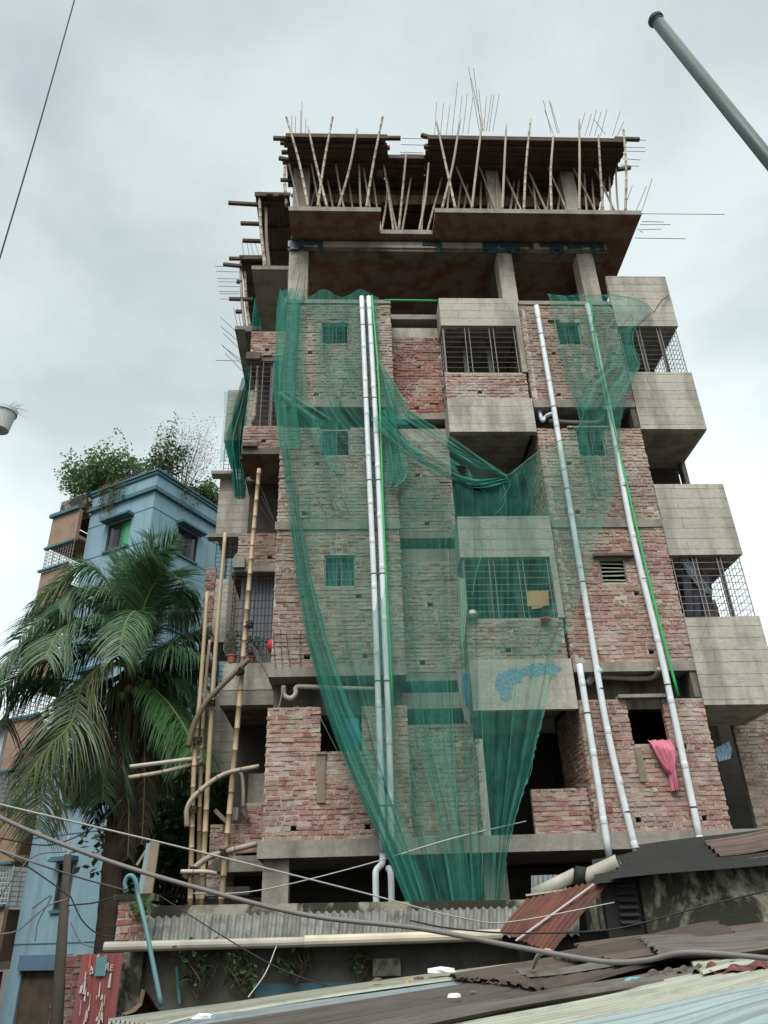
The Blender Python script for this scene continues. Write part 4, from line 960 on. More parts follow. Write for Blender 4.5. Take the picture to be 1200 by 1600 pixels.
# left strips
net3 = net_sheet([(570, 386, 388, 3.0), (600, 382, 390, 3.0), (640, 368, 386, 3.0), (680, 352, 383, 3.0), (700, 352, 381, 3.0), (730, 360, 380, 3.0), (760, 364, 384, 3.0), (780, 368, 382, 3.0)], 30, 60, 4, lambda v: .2, lambda v: .02, 31, ragr=1)
net_sheet([(590, 378, 387, 3.1), (650, 362, 384, 3.1), (720, 362, 382, 3.1), (776, 366, 384, 3.1)], 20, 40, 4, lambda v: .2, lambda v: .03, 32, mb=net3)
o = net3.build('debris_net', [NETD], None, smooth=True); tag(o, 'dense green net strip hanging at the left wing over the concrete parapet', 'safety net', 'green debris nets')
net4 = net_sheet([(465, 398, 401, 3.0), (490, 395, 405, 3.0), (516, 393, 409, 3.0)], 12, 14, 3, lambda v: .1, lambda v: .03, 33)
o = net4.build('debris_net', [NETD], None, smooth=True); tag(o, 'little triangle of green net under the far left formwork', 'safety net', 'green debris nets')
net5 = net_sheet([(612, 350, 372, 4.4), (650, 350, 368, 4.4), (700, 345, 360, 4.4), (722, 344, 352, 4.4)], 12, 24, 2, lambda v: .1, lambda v: .02, 34)
o = net5.build('debris_net', [NET], None, smooth=True); tag(o, 'thin see-through net scrap at the far left edge of the wing', 'safety net', 'green debris nets')

# ================================================================== BAMBOO SCAFFOLD AT THE LEFT
def bam(label, pts, r0, r1, mat=BAM_Y, cat='bamboo pole', name='bamboo_pole', grp='bamboo scaffold poles at the left wing'):
    o = bamboo(pts, r0, r1, mat, .34, name, 10); tag(o, label, cat, grp); return o
g2 = lambda x, y, d=.85: PY(x, y, d)
bam('tallest yellow bamboo pole, topping out beside the brown soffit', [g2(344, 1426), g2(372, 1120), g2(392, 880), g2(405, 733)], .053, .045)
bam('yellow bamboo pole rising to the concrete parapet, middle of the three', [g2(314, 1426, .75), g2(330, 1120, .8), g2(341, 960, .9), g2(352, 833, 1.0)], .050, .038)
bam('leftmost yellow bamboo pole of the scaffold', [g2(297, 1426, .7), g2(303, 1200, .75), g2(313, 1080, .8), g2(324, 925, .9)], .047, .036)
bam('thin brown bamboo pole standing close behind the leftmost one', [g2(309, 1426, 1.0), g2(314, 1200, 1.0), g2(322, 1060, 1.0), g2(328, 1000, 1.0)], .04, .03)
bam('dark bent bamboo rail tied high across the scaffold poles', [g2(294, 1168, .65), g2(304, 1130, .62), g2(324, 1095, .62), g2(350, 1068, .65), g2(389, 1030, .7)], .055, .05, BAM_D)
bam('pale brown bent bamboo rail tied across the poles at mid height', [g2(292, 1292, .65), g2(293, 1262, .6), g2(310, 1238, .6), g2(350, 1210, .62), g2(405, 1197, .66)], .045, .04, BAM_P)
bam('low pale bamboo rail tied with black rope near the brick corner', [g2(288, 1372, .5), g2(305, 1355, .5), g2(330, 1338, .5), g2(360, 1329, .55), g2(406, 1317, .5)], .05, .045, BAM_P)
bam('upper pale bamboo sticking out left over the palm', [g2(203, 1198, .2), g2(260, 1191, .5), g2(312, 1184, .85)], .035, .038, m_simple('bleached_bamboo', (.46, .43, .38), (.36, .33, .28), 4, .6))
bam('lower pale bamboo sticking out left over the palm', [g2(201, 1215, .2), g2(255, 1206, .5), g2(316, 1190, .95)], .035, .038, BAM_P)
bam('short white capped bamboo stub near the bottom of the scaffold', [g2(282, 1362, .4), g2(320, 1362, .5), g2(338, 1365, .6)], .035, .035, PVCC)
bam('crooked bamboo post standing on the low brick wall in the left opening', [PY(380, 1262, 1.1), PY(380, 1235, 1.1), PY(378, 1212, 1.12), PY(372, 1205, 1.15)], .035, .03, BAM_P)
bam('grey bamboo leaning behind the upper left grille', [PY(396, 662, 1.7), PY(402, 600, 1.7), PY(404, 572, 1.7)], .05, .045, BAM_P)
for k, (x, y, d, lab) in enumerate(((375, 1050, .7, 'on the tallest pole at the high rail'), (330, 1098, .7, 'on the middle pole under the high rail'), (348, 1333, .55, 'on the tallest pole at the low rail'), (303, 1360, .5, 'big knot at the foot of the scaffold'), (309, 1157, .68, 'on the leftmost pole'), (303, 1265, .65, 'on the leftmost pole at the mid rail'), (389, 977, .84, 'high on the tallest pole'))):
    m = MB(); c = PY(x, y, d); rn = random.Random(k); m.uv = None
    for q in range(5):
        pts = []
        for a in range(9):
            an = a/8*6.283; pts.append(c+Vector((math.cos(an)*.072, math.sin(an)*.072, (q-2)*.022+rn.uniform(-.03, .03))))
        m.tube(pts, .012, 5)
    m.tube([c, c+Vector((rn.uniform(-.05, .05), -.08, -.16))], .008, 4); m.tube([c, c+Vector((rn.uniform(-.08, .08), -.06, -.12))], .008, 4)
    tag(m.build('rope_lashing', ROPE), 'black rope lashing %s' % lab, 'rope', 'rope lashings on the bamboo scaffold')
m = MB(); c = PY(399, 754, .8)
m.tube([c, c+Vector((-.12, 0, .03)), c+Vector((-.16, 0, .10)), c+Vector((-.10, 0, .14))], [.05, .06, .05, .02], 8); tag(m.build('old_can', DARKM, smooth=True), 'small dark can tied near the top of the tallest bamboo pole', 'can')

# ================================================================== SMALL THINGS ON THE FACADE
def cloth(label, pts_rows, mat, name='hanging_cloth', cat='cloth', amp=.042, nf=3.3, group=None, seed=1, dup=.012):
    """pts_rows: [(left 3D, right 3D)] from top to bottom."""
    rn = random.Random(seed); m = MB(); nu, nv = 26, 26; K = len(pts_rows)-1; off = [rn.uniform(0, 6) for _ in range(3)]
    for side in (0, 1):
        st = len(m.v)
        for j in range(nv+1):
            t = j/nv*K; i = min(int(t), K-1); f = t-i
            a = Vector(pts_rows[i][0]).lerp(Vector(pts_rows[i+1][0]), f); b = Vector(pts_rows[i][1]).lerp(Vector(pts_rows[i+1][1]), f)
            for k in range(nu+1):
                u = k/nu; p = a.lerp(b, u)
                p = p+Vector((0, -amp*(math.sin(u*6.28*nf+off[0]+j*.12)+.5*math.sin(u*6.28*nf*2.3+off[1]-j*.2))-side*dup, 0)); m.v.append(p)
        for j in range(nv):
            for k in range(nu):
                n = st+j*(nu+1)+k; m.f.append((n, n+1, n+nu+2, n+nu+1)); m.mi.append(0)
    o = m.build(name, mat, None, smooth=True); tag(o, label, cat, group); return o
q = lambda x, y, d=-.1: PY(x, y, d)
cloth('pink cloth hanging out of the lower right window over the brick', [(q(1010, 1157, .05), q(1048, 1156, .05)), (q(1016, 1164), q(1056, 1172)), (q(1026, 1184), q(1058, 1188)), (q(1038, 1203), q(1056, 1198)), (q(1046, 1210), q(1056, 1208)), (q(1050, 1236), q(1062, 1234))], PINK, seed=3)
cloth('dark cloth hanging inside the lower right balcony grille', [(PY(1062, 875, .2), PY(1082, 872, .2)), (PY(1066, 900, .2), PY(1112, 905, .2)), (PY(1074, 962, .2), PY(1114, 962, .2))], CLOTH_D, seed=4, amp=.04)
cloth('grey blue cloth slanting behind the lower right balcony grille', [(PY(1062, 872, .12), PY(1074, 870, .12)), (PY(1078, 900, .12), PY(1096, 903, .12)), (PY(1096, 925, .12), PY(1112, 930, .12))], m_simple('grey_blue_cloth', (.20, .24, .28)), seed=5)
cloth('pale green cloth hanging at the left corner of the lower centre grille', [(q(715, 902, -.16), q(727, 905, -.16)), (q(717, 945, -.16), q(729, 950, -.16)), (q(716, 985, -.16), q(725, 1000, -.16)), (q(718, 1010, -.16), q(722, 1012, -.16))], m_simple('pale_green_cloth', (.36, .46, .36), (.28, .36, .29)), seed=6, amp=.02)
cloth('striped lilac cloth hanging left of the lower concrete band', [(q(712, 1048, -.14), q(727, 1046, -.14)), (q(718, 1085, -.14), q(732, 1085, -.14)), (q(726, 1125, -.14), q(735, 1135, -.14))], CLOTH_L, seed=7, amp=.02)
cloth('blue cloth hanging beside the lilac one left of the lower concrete band', [(q(724, 1052, -.17), q(733, 1054, -.17)), (q(724, 1082, -.17), q(733, 1086, -.17)), (q(728, 1100, -.17), q(733, 1105, -.17))], CLOTH_B, seed=8, amp=.015)
cloth('grey blue clothes on a line inside the bottom right opening', [(PY(1112, 1172, .6), PY(1140, 1158, .6)), (PY(1118, 1178, .6), PY(1143, 1170, .6)), (PY(1122, 1190, .6), PY(1140, 1186, .6))], m_simple('pale_blue_shirt', (.22, .33, .40)), seed=9, amp=.02)
cloth('dark blue cloth in the lower left window behind the net', [(PY(538, 1125, .1), PY(560, 1122, .1)), (PY(540, 1150, -.02), PY(562, 1150, -.02)), (PY(545, 1165, -.03), PY(560, 1172, -.03))], CLOTH_B, seed=10, amp=.02)
# blue plastic scrap on the concrete band
rn = random.Random(12); m = MB(); out = [(772, 1058), (778, 1050), (790, 1048), (795, 1040), (812, 1044), (828, 1036), (850, 1036), (862, 1032), (874, 1042), (866, 1054), (848, 1050), (832, 1058), (822, 1052), (812, 1064), (800, 1066), (798, 1084), (790, 1094), (780, 1090), (776, 1078), (771, 1070)]
def inside(x, y, P):
    c = False; j = len(P)-1
    for i in range(len(P)):
        if (P[i][1] > y) != (P[j][1] > y) and x < (P[j][0]-P[i][0])*(y-P[i][1])/(P[j][1]-P[i][1])+P[i][0]: c = not c
        j = i
    return c
gx = {}
for ix in range(36):
    for iy in range(24):
        x, y = 768+ix*3.1, 1030+iy*3.1
        if inside(x, y, out) and rn.random() > .06:
            f = []
            for k in ((ix, iy), (ix+1, iy), (ix+1, iy+1), (ix, iy+1)):
                if k not in gx: gx[k] = len(m.v); m.v.append(PY(768+k[0]*3.1+rn.uniform(-1.2, 1.2), 1030+k[1]*3.1+rn.uniform(-.9, .9), -.068-rn.uniform(0, .006)))
                f.append(gx[k])
            m.f.append(tuple(f)); m.mi.append(0)
tag(m.build('plastic_scrap', TARPB), 'faded blue plastic scrap stuck on the lowest concrete band', 'plastic scrap')
m = MB(); m.hull8([q(824, 947, -.12), q(858, 946, -.12), q(858, 946, -.10), q(824, 947, -.10), q(823, 924, -.12), q(857, 922, -.12), q(857, 922, -.10), q(823, 924, -.10)]); m.hull8([q(830, 952, -.11), q(846, 950, -.11), q(846, 950, -.10), q(830, 952, -.10), q(831, 947, -.115), q(850, 946, -.115), q(850, 946, -.10), q(831, 947, -.10)])
tag(m.build('cardboard_sheet', CARD), 'brown cardboard sheet fixed to the lower centre grille', 'cardboard')
m = MB()
a = q(853, 970, -.12); m.tube([a, a+Vector((0, 0, .03)), a+Vector((0, 0, .05))], [.09, .11, .10], 14); tag(m.build('red_tray', REDB), 'small red plastic tray at the foot of the lower centre grille', 'tray')
a = PY(739, 966, -.1); m = MB(); m.tube([a, a+Vector((0, 0, .06)), a+Vector((0, 0, .13)), a+Vector((0, 0, .17))], [.08, .11, .10, .04], 14); tag(m.build('metal_pot', m_simple('dented_aluminium', (.5, .5, .5), (.35, .35, .35), 6, .35, .3, 10, .7)), 'round metal pot behind the left end of the lower centre grille', 'pot')
a = PY(424, 1018, 1.0); m = MB(); m.tube([a-Vector((0, 0, .02)), a+Vector((0, 0, .1)), a+Vector((0, 0, .2)), a+Vector((0, 0, .26))], [.04, .09, .08, .02], 10); tag(m.build('red_bag', REDB, smooth=True), 'small red bag hanging at the right end of the left wing grille', 'bag')
# leaning bricks and boards on the low left wall
for k, (p, qq, lab) in enumerate((((336, 1266), (354, 1284), 'grey board lying slanted behind the poles on the low left brick wall'), ((369, 1262), (367, 1282), 'upright pale block on the low left brick wall'), ((379, 1264), (388, 1280), 'dark tilted block on the low left brick wall'))):
    m = MB(); m.bar(PY(*p, 1.05), PY(*qq, 1.05), .09, .07); tag(m.build('loose_block', (WOODP, CONL, COND)[k]), lab, 'block')
# potted plant on the left parapet
def leaves(m, c, rx, ry, rz, n, s_, rn, drop=.0):
    for _ in range(n):
        while True:
            v = Vector((rn.uniform(-1, 1), rn.uniform(-1, 1), rn.uniform(-1, 1)))
            if v.length < 1: break
        v = v*(v.length**-.35 if v.length > .01 else 1)
        p = Vector(c)+Vector((v.x*rx, v.y*ry, v.z*rz)); a = Vector((rn.gauss(0, 1), rn.gauss(0, 1), rn.gauss(0, .6)-drop)).normalized(); b = a.orthogonal().normalized(); b.rotate(Matrix.Rotation(rn.uniform(0, 6.28), 3, a)); L = s_*rn.uniform(.6, 1.3)
        m.quad(p, p+a*L*.5+b*L*.26, p+a*L, p+a*L*.5-b*L*.26)
def twigs(m, base, top, n, rn, r=.012, spread=.5, sub=3):
    ends = []
    for _ in range(n):
        e = Vector(top)+Vector((rn.uniform(-1, 1)*spread, rn.uniform(-1, 1)*spread, rn.uniform(-.5, .5)*spread)); b = Vector(base); mid = (b+e)/2+Vector((rn.uniform(-.1, .1), rn.uniform(-.1, .1), 0))
        m.tube(spline([b, mid, e], 3), [lerp(r, r*.35, i/6) for i in range(7)], 4); ends.append(e)
        for _ in range(sub):
            s0 = b.lerp(e, rn.uniform(.4, .95)); e2 = s0+Vector((rn.uniform(-1, 1), rn.uniform(-1, 1), rn.uniform(-.1, 1)))*spread*.6; m.tube([s0, (s0+e2)/2+Vector((0, 0, .03)), e2], [r*.45, r*.35, r*.2], 3); ends.append(e2)
    return ends
def pot(root, c, r=.14, h=.24, mat=TERRA):
    m = MB(); c = Vector(c); m.tube([c, c+Vector((0, 0, h*.85)), c+Vector((0, 0, h*.86)), c+Vector((0, 0, h))], [r*.7, r*.95, r*1.08, r*1.08], 14); return m.build('pot', mat, root)
def bush(label, c, rx, ry, rz, n, s_, leaf=LEAFM, seed=1, cat='plant', name='potted_plant', potr=.14, stems=9, spikes=0, group=None, potmat=TERRA):
    rn = random.Random(seed); c = Vector(c); t = thing(name, label, cat, c, group)
    if potr: pot(t, c, potr, potr*1.6, potmat)
    m = MB(); ends = twigs(m, c+Vector((0, 0, potr*1.2)), c+Vector((0, 0, rz*1.2)), stems, rn, .012, rx*.9, 4); m.build('stem', BARK, t)
    m = MB()
    for e in ends: leaves(m, e, rx*.27, ry*.27, rz*.24, max(3, n//len(ends)), s_, rn, .3)
    m.build('foliage', leaf, t); return t
c = PZ(395, 1032, 8.03); c = PY(362, 1032, 1.2); c.z = 8.03
bush('thin leggy potted plant on the left wing parapet behind the bamboo', c, .22, .15, .5, 90, .07, LEAFD, 3, stems=6, potr=.1)
c = PY(393, 1030, 1.2); c.z = 8.03
bush('leafy dark plant on the left wing parapet right of the tallest pole', c, .28, .15, .42, 120, .08, LEAFD, 4, stems=7, potr=.08)

# wires drooping at the left parapet
def cable(label, pts, r=.012, mat=CABLEB, name='cable', group='cables', n=10, cat='cable'):
    m = MB(); m.tube(spline(pts, n), r, 6); o = m.build(name, mat, None, smooth=True); tag(o, label, cat, group); return o
for k in range(4):
    cable('thin wire drooping over the left wing parapet, %s of the bunch' % ORD[k], [PY(392+k*3, 1003+k*4, .95), PY(402+k*4, 1030+k*6, .85), PY(425, 1052+k*6, .7)], .006, CABLE, group='thin wires at the left wing parapet')

# ================================================================== BLUE BUILDING (left, behind)
CB = Vector((-7.46, 12.25, 0)); d1 = Vector((-.857, .515, 0)); d2 = Vector((.515, .857, 0))
BB = thing('apartment_building', 'pale blue painted apartment block with teal cornices and a roof garden, behind the palm', 'building', CB)
def bp(t, s_, z): return CB+d1*t+d2*s_+Vector((0, 0, z))     # t along the left face, s along the right face
def bbox(m, t0, t1, s0, s1, z0, z1, mi=0):
    return m.hull8([bp(t0, s0, z0), bp(t1, s0, z0), bp(t1, s1, z0), bp(t0, s1, z0), bp(t0, s0, z1), bp(t1, s0, z1), bp(t1, s1, z1), bp(t0, s1, z1)][::1], mi)
ZT = 19.45
def face_wall(m, face, t0, t1, z0, z1, holes, th=.2):
    us = sorted({t0, t1}|{h[i] for h in holes for i in (0, 1)}); zs = sorted({z0, z1}|{h[i] for h in holes for i in (2, 3)})
    for i in range(len(us)-1):
        for j in range(len(zs)-1):
            cu, cz = (us[i]+us[i+1])/2, (zs[j]+zs[j+1])/2
            if any(h[0] < cu < h[1] and h[2] < cz < h[3] for h in holes): continue
            if face == 1: bbox(m, us[i], us[i+1], 0, th, zs[j], zs[j+1])
            else: bbox(m, 0, th, us[i]+(th if i == 0 else 0), us[i+1], zs[j], zs[j+1])
FL = [3.3, 6.35, 9.4, 12.5, 15.6]
h1 = [(1.08, 2.3, 16.5, 17.68), (1.08, 2.3, 13.45, 14.63), (1.08, 2.3, 10.4, 11.6), (1.08, 2.3, 7.3, 8.5), (.9, 2.9, 0.0, 3.0), (1.3, 2.0, 4.2, 5.5)]
h2 = [(1.43, 2.6, 16.5, 17.68), (1.43, 2.6, 13.45, 14.63), (1.43, 2.6, 10.4, 11.6), (7, 8.2, 16.5, 17.68)]
m = MB(); face_wall(m, 1, 0, 3.46, 0, ZT-.0, h1); face_wall(m, 2, 0, 13, 0, ZT-.0, h2)
bbox(m, 3.26, 3.46, .2, 9, 0, 18.5); bbox(m, .2, 3.26, 6, 6.2, 0, 19); m.build('wall', BLUE, BB)
m = MB(); bbox(m, .2, 4.9, .2, 12.8, 18.55, 18.7); [bbox(m, .2, 3.26, .2, 6, z-.12, z) for z in FL]; m.build('roof_deck', CON, BB)
m = MB(); bbox(m, .2, 3.2, 2.6, 2.7, 0, 18.4); bbox(m, 1.8, 1.9, 1.6, 12, 0, 18.4); m.build('inner_wall', INT, BB)
m = MB()
for z, e, h in ((18.55, .14, .10), (18.68, .09, .08), (ZT-.02, .12, .09), (ZT-.14, .07, .10)):
    bbox(m, -e, 3.46+e, -e, .001, z, z+h); bbox(m, -e, .001, .002, 13, z, z+h)
m.build('cornice', TRIM, BB)
m = MB()
for z in (17.82, 16.4, 14.77, 13.35, 11.7, 10.3, 6.35, 3.3):
    bbox(m, -.012, 3.46, -.012, .001, z, z+.03); bbox(m, -.012, .001, .002, 13, z, z+.03)
m.build('string_line', TRIM, BB)
def bwin(face, a, b, z0, z1, green=False):
    f = MB(); e = .05
    def bx(t0, t1, n0, n1, za, zb, mm=f): (bbox(mm, t0, t1, n0, n1, za, zb) if face == 1 else bbox(mm, n0, n1, t0, t1, za, zb))
    bx(a, a+e, .05, .12, z0, z1); bx(b-e, b, .05, .12, z0, z1); bx(a+e, b-e, .05, .12, z0, z0+e); bx(a+e, b-e, .05, .12, z1-e, z1); bx((a+b)/2-.03, (a+b)/2+.03, .04, .12, z0+e, z1-e)
    k = 10
    for i in range(1, k): bx(a+e+(b-a)/2*i/k*1.0 + (b-a)/2*.45, a+e+(b-a)/2*i/k+.012+(b-a)/2*.45, .02, .035, z0+e, z1-e)
    w_ = f.build('window', DARKM, BB)
    g_ = MB(); bx(a+e, (a+b)/2-.03, .08, .09, z0+e, z1-e, g_); g_.build('pane', GLASSG if green else GLASSD, w_)
    g_ = MB(); bx((a+b)/2+.03, b-e, .08, .09, z0+e, z1-e, g_); g_.build('pane', GLASSD, w_)
    s_ = MB(); bx(a-.12, b+.15, -.36, .0, z1+.05, z1+.13, s_); bx(a-.1, b+.13, -.3, .0, z1+.13, z1+.19, s_); s_.build('window_hood', TRIM, BB)
    s_ = MB(); bx(a-.06, b+.06, -.08, .0, z0-.08, z0, s_); s_.build('window_sill', TRIM, BB)
for i, h in enumerate(h1):
    if i == 4: continue
    bwin(1, *h, green=(i == 0))
for h in h2: bwin(2, *h)
# balcony stack at the far left of the blue block
T0, T1 = 3.5, 5.08
TAN = m_simple('tan_stone_cladding', (.30, .215, .15), (.20, .14, .10), 14, .9, .5, 25, dirt=.3)
tops = [3.4, 6.4, 9.35, 12.3, 15.15]
for i, z in enumerate(tops):
    m = MB(); bbox(m, T0, T1, -.55+.02, -.4, z-.75, z+.95); bbox(m, T1-.12, T1, -.4, 2.2, z-.75, z+.95); bbox(m, T0, T1-.12, -.4, 3.0, z-.74, z-.55); m.build('balcony', TAN, BB)
    m = MB(); bbox(m, T0, T1+.08, -.66, -.54, z+.95, z+1.03); m.build('balcony_trim', TRIM, BB); m = MB(); bbox(m, T0, T1+.08, -.64, -.535, z-.83, z-.751); m.build('balcony_trim', TRIM, BB)
    g_ = MB(); zz = z+1.04
    for k in range(12): g_.tube([bp(lerp(T0, T1, k/11), -.5, zz), bp(lerp(T0, T1, k/11), -.5, zz+1.1)], .012, 4)
    for k in range(8): g_.tube([bp(T0, -.5, zz+k*.15), bp(T1, -.5, zz+k*.15)], .011, 4); g_.tube([bp(T1-.06, -.5, zz+k*.15), bp(T1-.06, 2, zz+k*.15)], .011, 4)
    for k in range(9): g_.tube([bp(T1-.06, lerp(-.5, 2, k/8), zz), bp(T1-.06, lerp(-.5, 2, k/8), zz+1.1)], .012, 4)
    g_.build('balcony_grille', m_simple('white_grille_paint', (.5, .52, .53)) if i == 0 else GRL, BB)
    m = MB(); bbox(m, T0+.5, T0+1.1, 1.9, 1.95, z+.3, z+2.0); m.build('window', CURT, BB)
m = MB(); bbox(m, T0, T1, -.5, -.35, 17.2, 18.55); bbox(m, T1-.12, T1, -.35, 3, 17.2, 18.55); bbox(m, T0, T1-.12, -.35, 3, 17.3, 17.45); m.build('balcony', TAN, BB)
m = MB(); bbox(m, T0, T1+.1, -.62, -.49, 18.55, 18.7); bbox(m, T0, T1+.06, -.6, -.49, 17.1, 17.19); m.build('cornice', TRIM, BB)
m = MB(); bbox(m, T0, T1-.1, 2.0, 2.15, 0, 18.5); m.build('wall', BLUE, BB)
m = MB(); bbox(m, T0, T1-.05, -.3, -.2, 18.7, 19.4); bbox(m, T1-.2, T1-.05, -.2, 2.5, 18.7, 19.4); m.build('planter_wall', MOSS, BB)
# ground floor: shutter, door and header
m = MB(); bbox(m, 3.6, 5.9, -.2, -.1, 0, 2.6); m.build('shop_shutter', REDSH, BB)
m = MB(); bbox(m, .9, 2.9, .1, .15, 0, 2.6); m.build('door', WOOD, BB); m = MB(); bbox(m, .8, 3.0, -.1, .05, 2.62, 3.02); m.build('door_header', BLUED, BB)
m = MB(); bbox(m, .35, .6, -.16, -.02, 2.55, 3.0); m.build('meter_box', m_simple('yellow_box', (.5, .52, .25)), BB)
# roof railing
m = MB()
for k in range(46):
    s_ = k*.28; m.tube([bp(.1, s_, ZT+.06), bp(.1, s_, ZT+.75)], .012, 4)
for k in range(13): m.tube([bp(k*.28, .1, ZT+.06), bp(k*.28, .1, ZT+.75)], .012, 4)
for z in (ZT+.4, ZT+.75): m.tube([bp(3.4, .1, z), bp(.1, .1, z), bp(.1, 12.6, z)], .016, 4)
m.build('roof_railing', DARKM, BB)
m = MB(); m.tube([bp(-.06, 11.0, 3), bp(-.06, 11.0, 18.5)], .06, 8); m.build('downpipe', TEALP, BB)
# rooftop plants
gp = 'plants in the roof garden'
pz = ZT-.7
bush('dense leafy bush at the left end of the blue roof garden', bp(4.3, .3, 18.9), 1.1, .95, 1.5, 3400, .16, LEAFM, 11, stems=34, potr=.3, group=gp, cat='bush')
bush('tall leafy bush in the middle left of the blue roof garden', bp(2.9, .6, 18.9), 1.05, .9, 1.7, 2800, .16, LEAFM, 12, stems=32, potr=.3, group=gp, cat='bush')
bush('slender sapling with a feathery tip standing above the roof railing', bp(.9, .9, pz), .5, .5, 3.1, 260, .13, LEAFM, 13, stems=5, potr=.25, group=gp, cat='sapling')
bush('dark shrub behind the corner of the roof railing', bp(.3, .6, pz), .8, .7, 1.7, 1300, .15, LEAFD, 14, stems=12, potr=.25, group=gp, cat='shrub')
bush('bare twiggy shrub with dry pale leaves above the blue corner', bp(.5, 1.9, pz), 1.35, 1.35, 2.6, 1500, .08, LEAFDRY, 15, stems=26, potr=.25, group=gp, cat='shrub')
bush('round green shrub at the right of the roof garden, behind the railing', bp(.5, 3.1, pz), .75, .7, 1.2, 2200, .17, LEAFM, 16, stems=16, potr=.3, group=gp, cat='shrub')
bush('low dark shrub beside the railing near the unfinished block', bp(.5, 4.6, pz), .9, .9, 1.3, 1800, .17, LEAFD, 17, stems=14, potr=.3, group=gp, cat='shrub')
bush('small dark low bush just inside the right roof railing', bp(.4, 2.5, pz), .5, .6, .9, 260, .13, LEAFD, 18, stems=10, potr=.2, group=gp, cat='shrub')
# trailing vine over the cornice
rn = random.Random(3); t = thing('trailing_vine', 'vine trailing down over the blue cornice above the green paned window', 'vine', bp(2.0, -.2, ZT)); m = MB(); ml = MB()
for k in range(26):
    a = rn.uniform(1.3, 2.9); L = rn.uniform(.4, 1.9)*(1-abs(a-2.2)*.5); p0 = bp(a, -.05, ZT+.25); p1 = bp(a+rn.uniform(-.1, .1), -.24, ZT-.1); p2 = bp(a+rn.uniform(-.2, .2), -.22, ZT-L)
    m.tube(spline([p0, p1, p2], 4), .008, 4)
    for j in range(22): leaves(ml, p1.lerp(p2, rn.random()), .07, .07, .07, 1, .09, rn, .6)
m.build('stem', BARK, t); ml.build('foliage', LEAFD, t)
rn = random.Random(4); t = thing('trailing_vine', 'sparse vine hanging over the cornice at the right of the blue corner', 'vine', bp(-.2, 1.9, ZT)); m = MB(); ml = MB()
for k in range(10):
    a = rn.uniform(1.2, 2.4); L = rn.uniform(.3, 1.2); p0 = bp(-.05, a, ZT+.25); p1 = bp(-.22, a, ZT-.1); p2 = bp(-.2, a+rn.uniform(-.2, .2), ZT-L); m.tube(spline([p0, p1, p2], 4), .008, 4)
    for j in range(14): leaves(ml, p1.lerp(p2, rn.random()), .07, .07, .07, 1, .09, rn, .6)
m.build('stem', BARK, t); ml.build('foliage', LEAFD, t)

# ---- white house at the far left
WH = thing('house', 'plain white house with blue window far behind at the left edge', 'house', (-17.5, 19, 0)); WW = m_simple('white_wall_paint', (.55, .56, .55), (.44, .46, .46), 2, .8, .1, dirt=.3)
m = MB(); m.box(-22, -14.2, 19, 26, 0, 11.2); m.build('wall', WW, WH)
for z in (8.2, 5.0):
    for x in (-16.2, -18.4): 
        m = MB(); m.box(x, x+1.3, 18.95, 18.995, z, z+1.2); w_ = m.build('window', DARKM, WH)
        m = MB(); m.box(x+.08, x+.62, 18.93, 18.948, z+.08, z+1.12); m.box(x+.68, x+1.22, 18.93, 18.948, z+.08, z+1.12); m.build('pane', GLASSD, w_)
m = MB(); m.box(-22.2, -14.0, 18.6, 26.2, 11.2, 11.4); m.build('roof', CON, WH)

# ================================================================== PALM
PT = Vector((0, 0, 0)); pc = PY(207, 1050, 4.0)
palm = thing('coconut_palm', 'large coconut palm with drooping fronds in front of the blue block', 'palm tree', (PY(192, 1400, 4.0).x, 4.0, 0))
base = Vector((PY(192, 1400, 4.0).x, 4.0, 0)); m = MB(); rs = []; tp = spline([base, base.lerp(pc, .5)+Vector((-.05, 0, 0)), pc+Vector((0, 0, .1))], 26)
for i in range(len(tp)): rs.append(lerp(.25, .20, i/len(tp))*(1+.06*(i % 2)))
m.tube(tp, rs, 14); m.build('trunk', BARKP, palm)
def frond(name, pts, depth, lmax, mat, seed, n=125, droop=.5, w_=.031):
    rn = random.Random(seed); lmax *= 1.3; K = len(pts)
    P3 = [PY(x, y, 4.0+lerp(0, depth, i/(K-1))) for i, (x, y) in enumerate(pts)]
    sp = spline(P3, 14); N = len(sp); m = MB(); m.tube(sp, [lerp(.04, .008, (i/(N-1))**.7) for i in range(N)], 6, 1)
    for i in range(n):
        t = .10+.9*i/n; f = t*(N-1); a = min(int(f), N-2); p = sp[a].lerp(sp[a+1], f-a); tg = (sp[a+1]-sp[a]).normalized()
        side = tg.cross(Vector((0, 0, 1)))
        if side.length < .15: side = Vector((1, .2, 0))
        side.normalize(); upv = side.cross(tg).normalized()
        L = lmax*(math.sin(min(1, t*1.25+.12)*math.pi*.62)**.8)*(1 if t < .75 else lerp(1, .45, (t-.75)/.25))
        for s_ in (-1, 1):
            if rn.random() < .04: continue
            l = L*rn.uniform(.82, 1.1); d = (side*s_*rn.uniform(.7, .95)+tg*rn.uniform(.45, .75)+upv*rn.uniform(.0, .25)).normalized()
            q0 = p; pr = None; wv = d.cross(upv).normalized(); ww = w_*rn.uniform(.8, 1.2); st = len(m.v); S = 5
            dr = droop*rn.uniform(.7, 1.3)
            for k in range(S+1):
                x = k/S; pos = p+d*l*(x-.25*dr*x*x)+Vector((0, 0, -1))*l*dr*x*x*.8
                hw = ww*(.6+.6*math.sin(math.pi*min(1, x*1.1)))*(1-x)**.35 if k < S else .002
                m.v += [pos-wv*hw*.5, pos+wv*hw*.5]
            for k in range(S): m.f.append((st+2*k, st+2*k+1, st+2*k+3, st+2*k+2)); m.mi.append(0)
    o = m.build('frond', [mat, m_rachis], palm); return o
m_rachis = m_simple('palm_rachis', (.16, .19, .07), (.12, .13, .05))
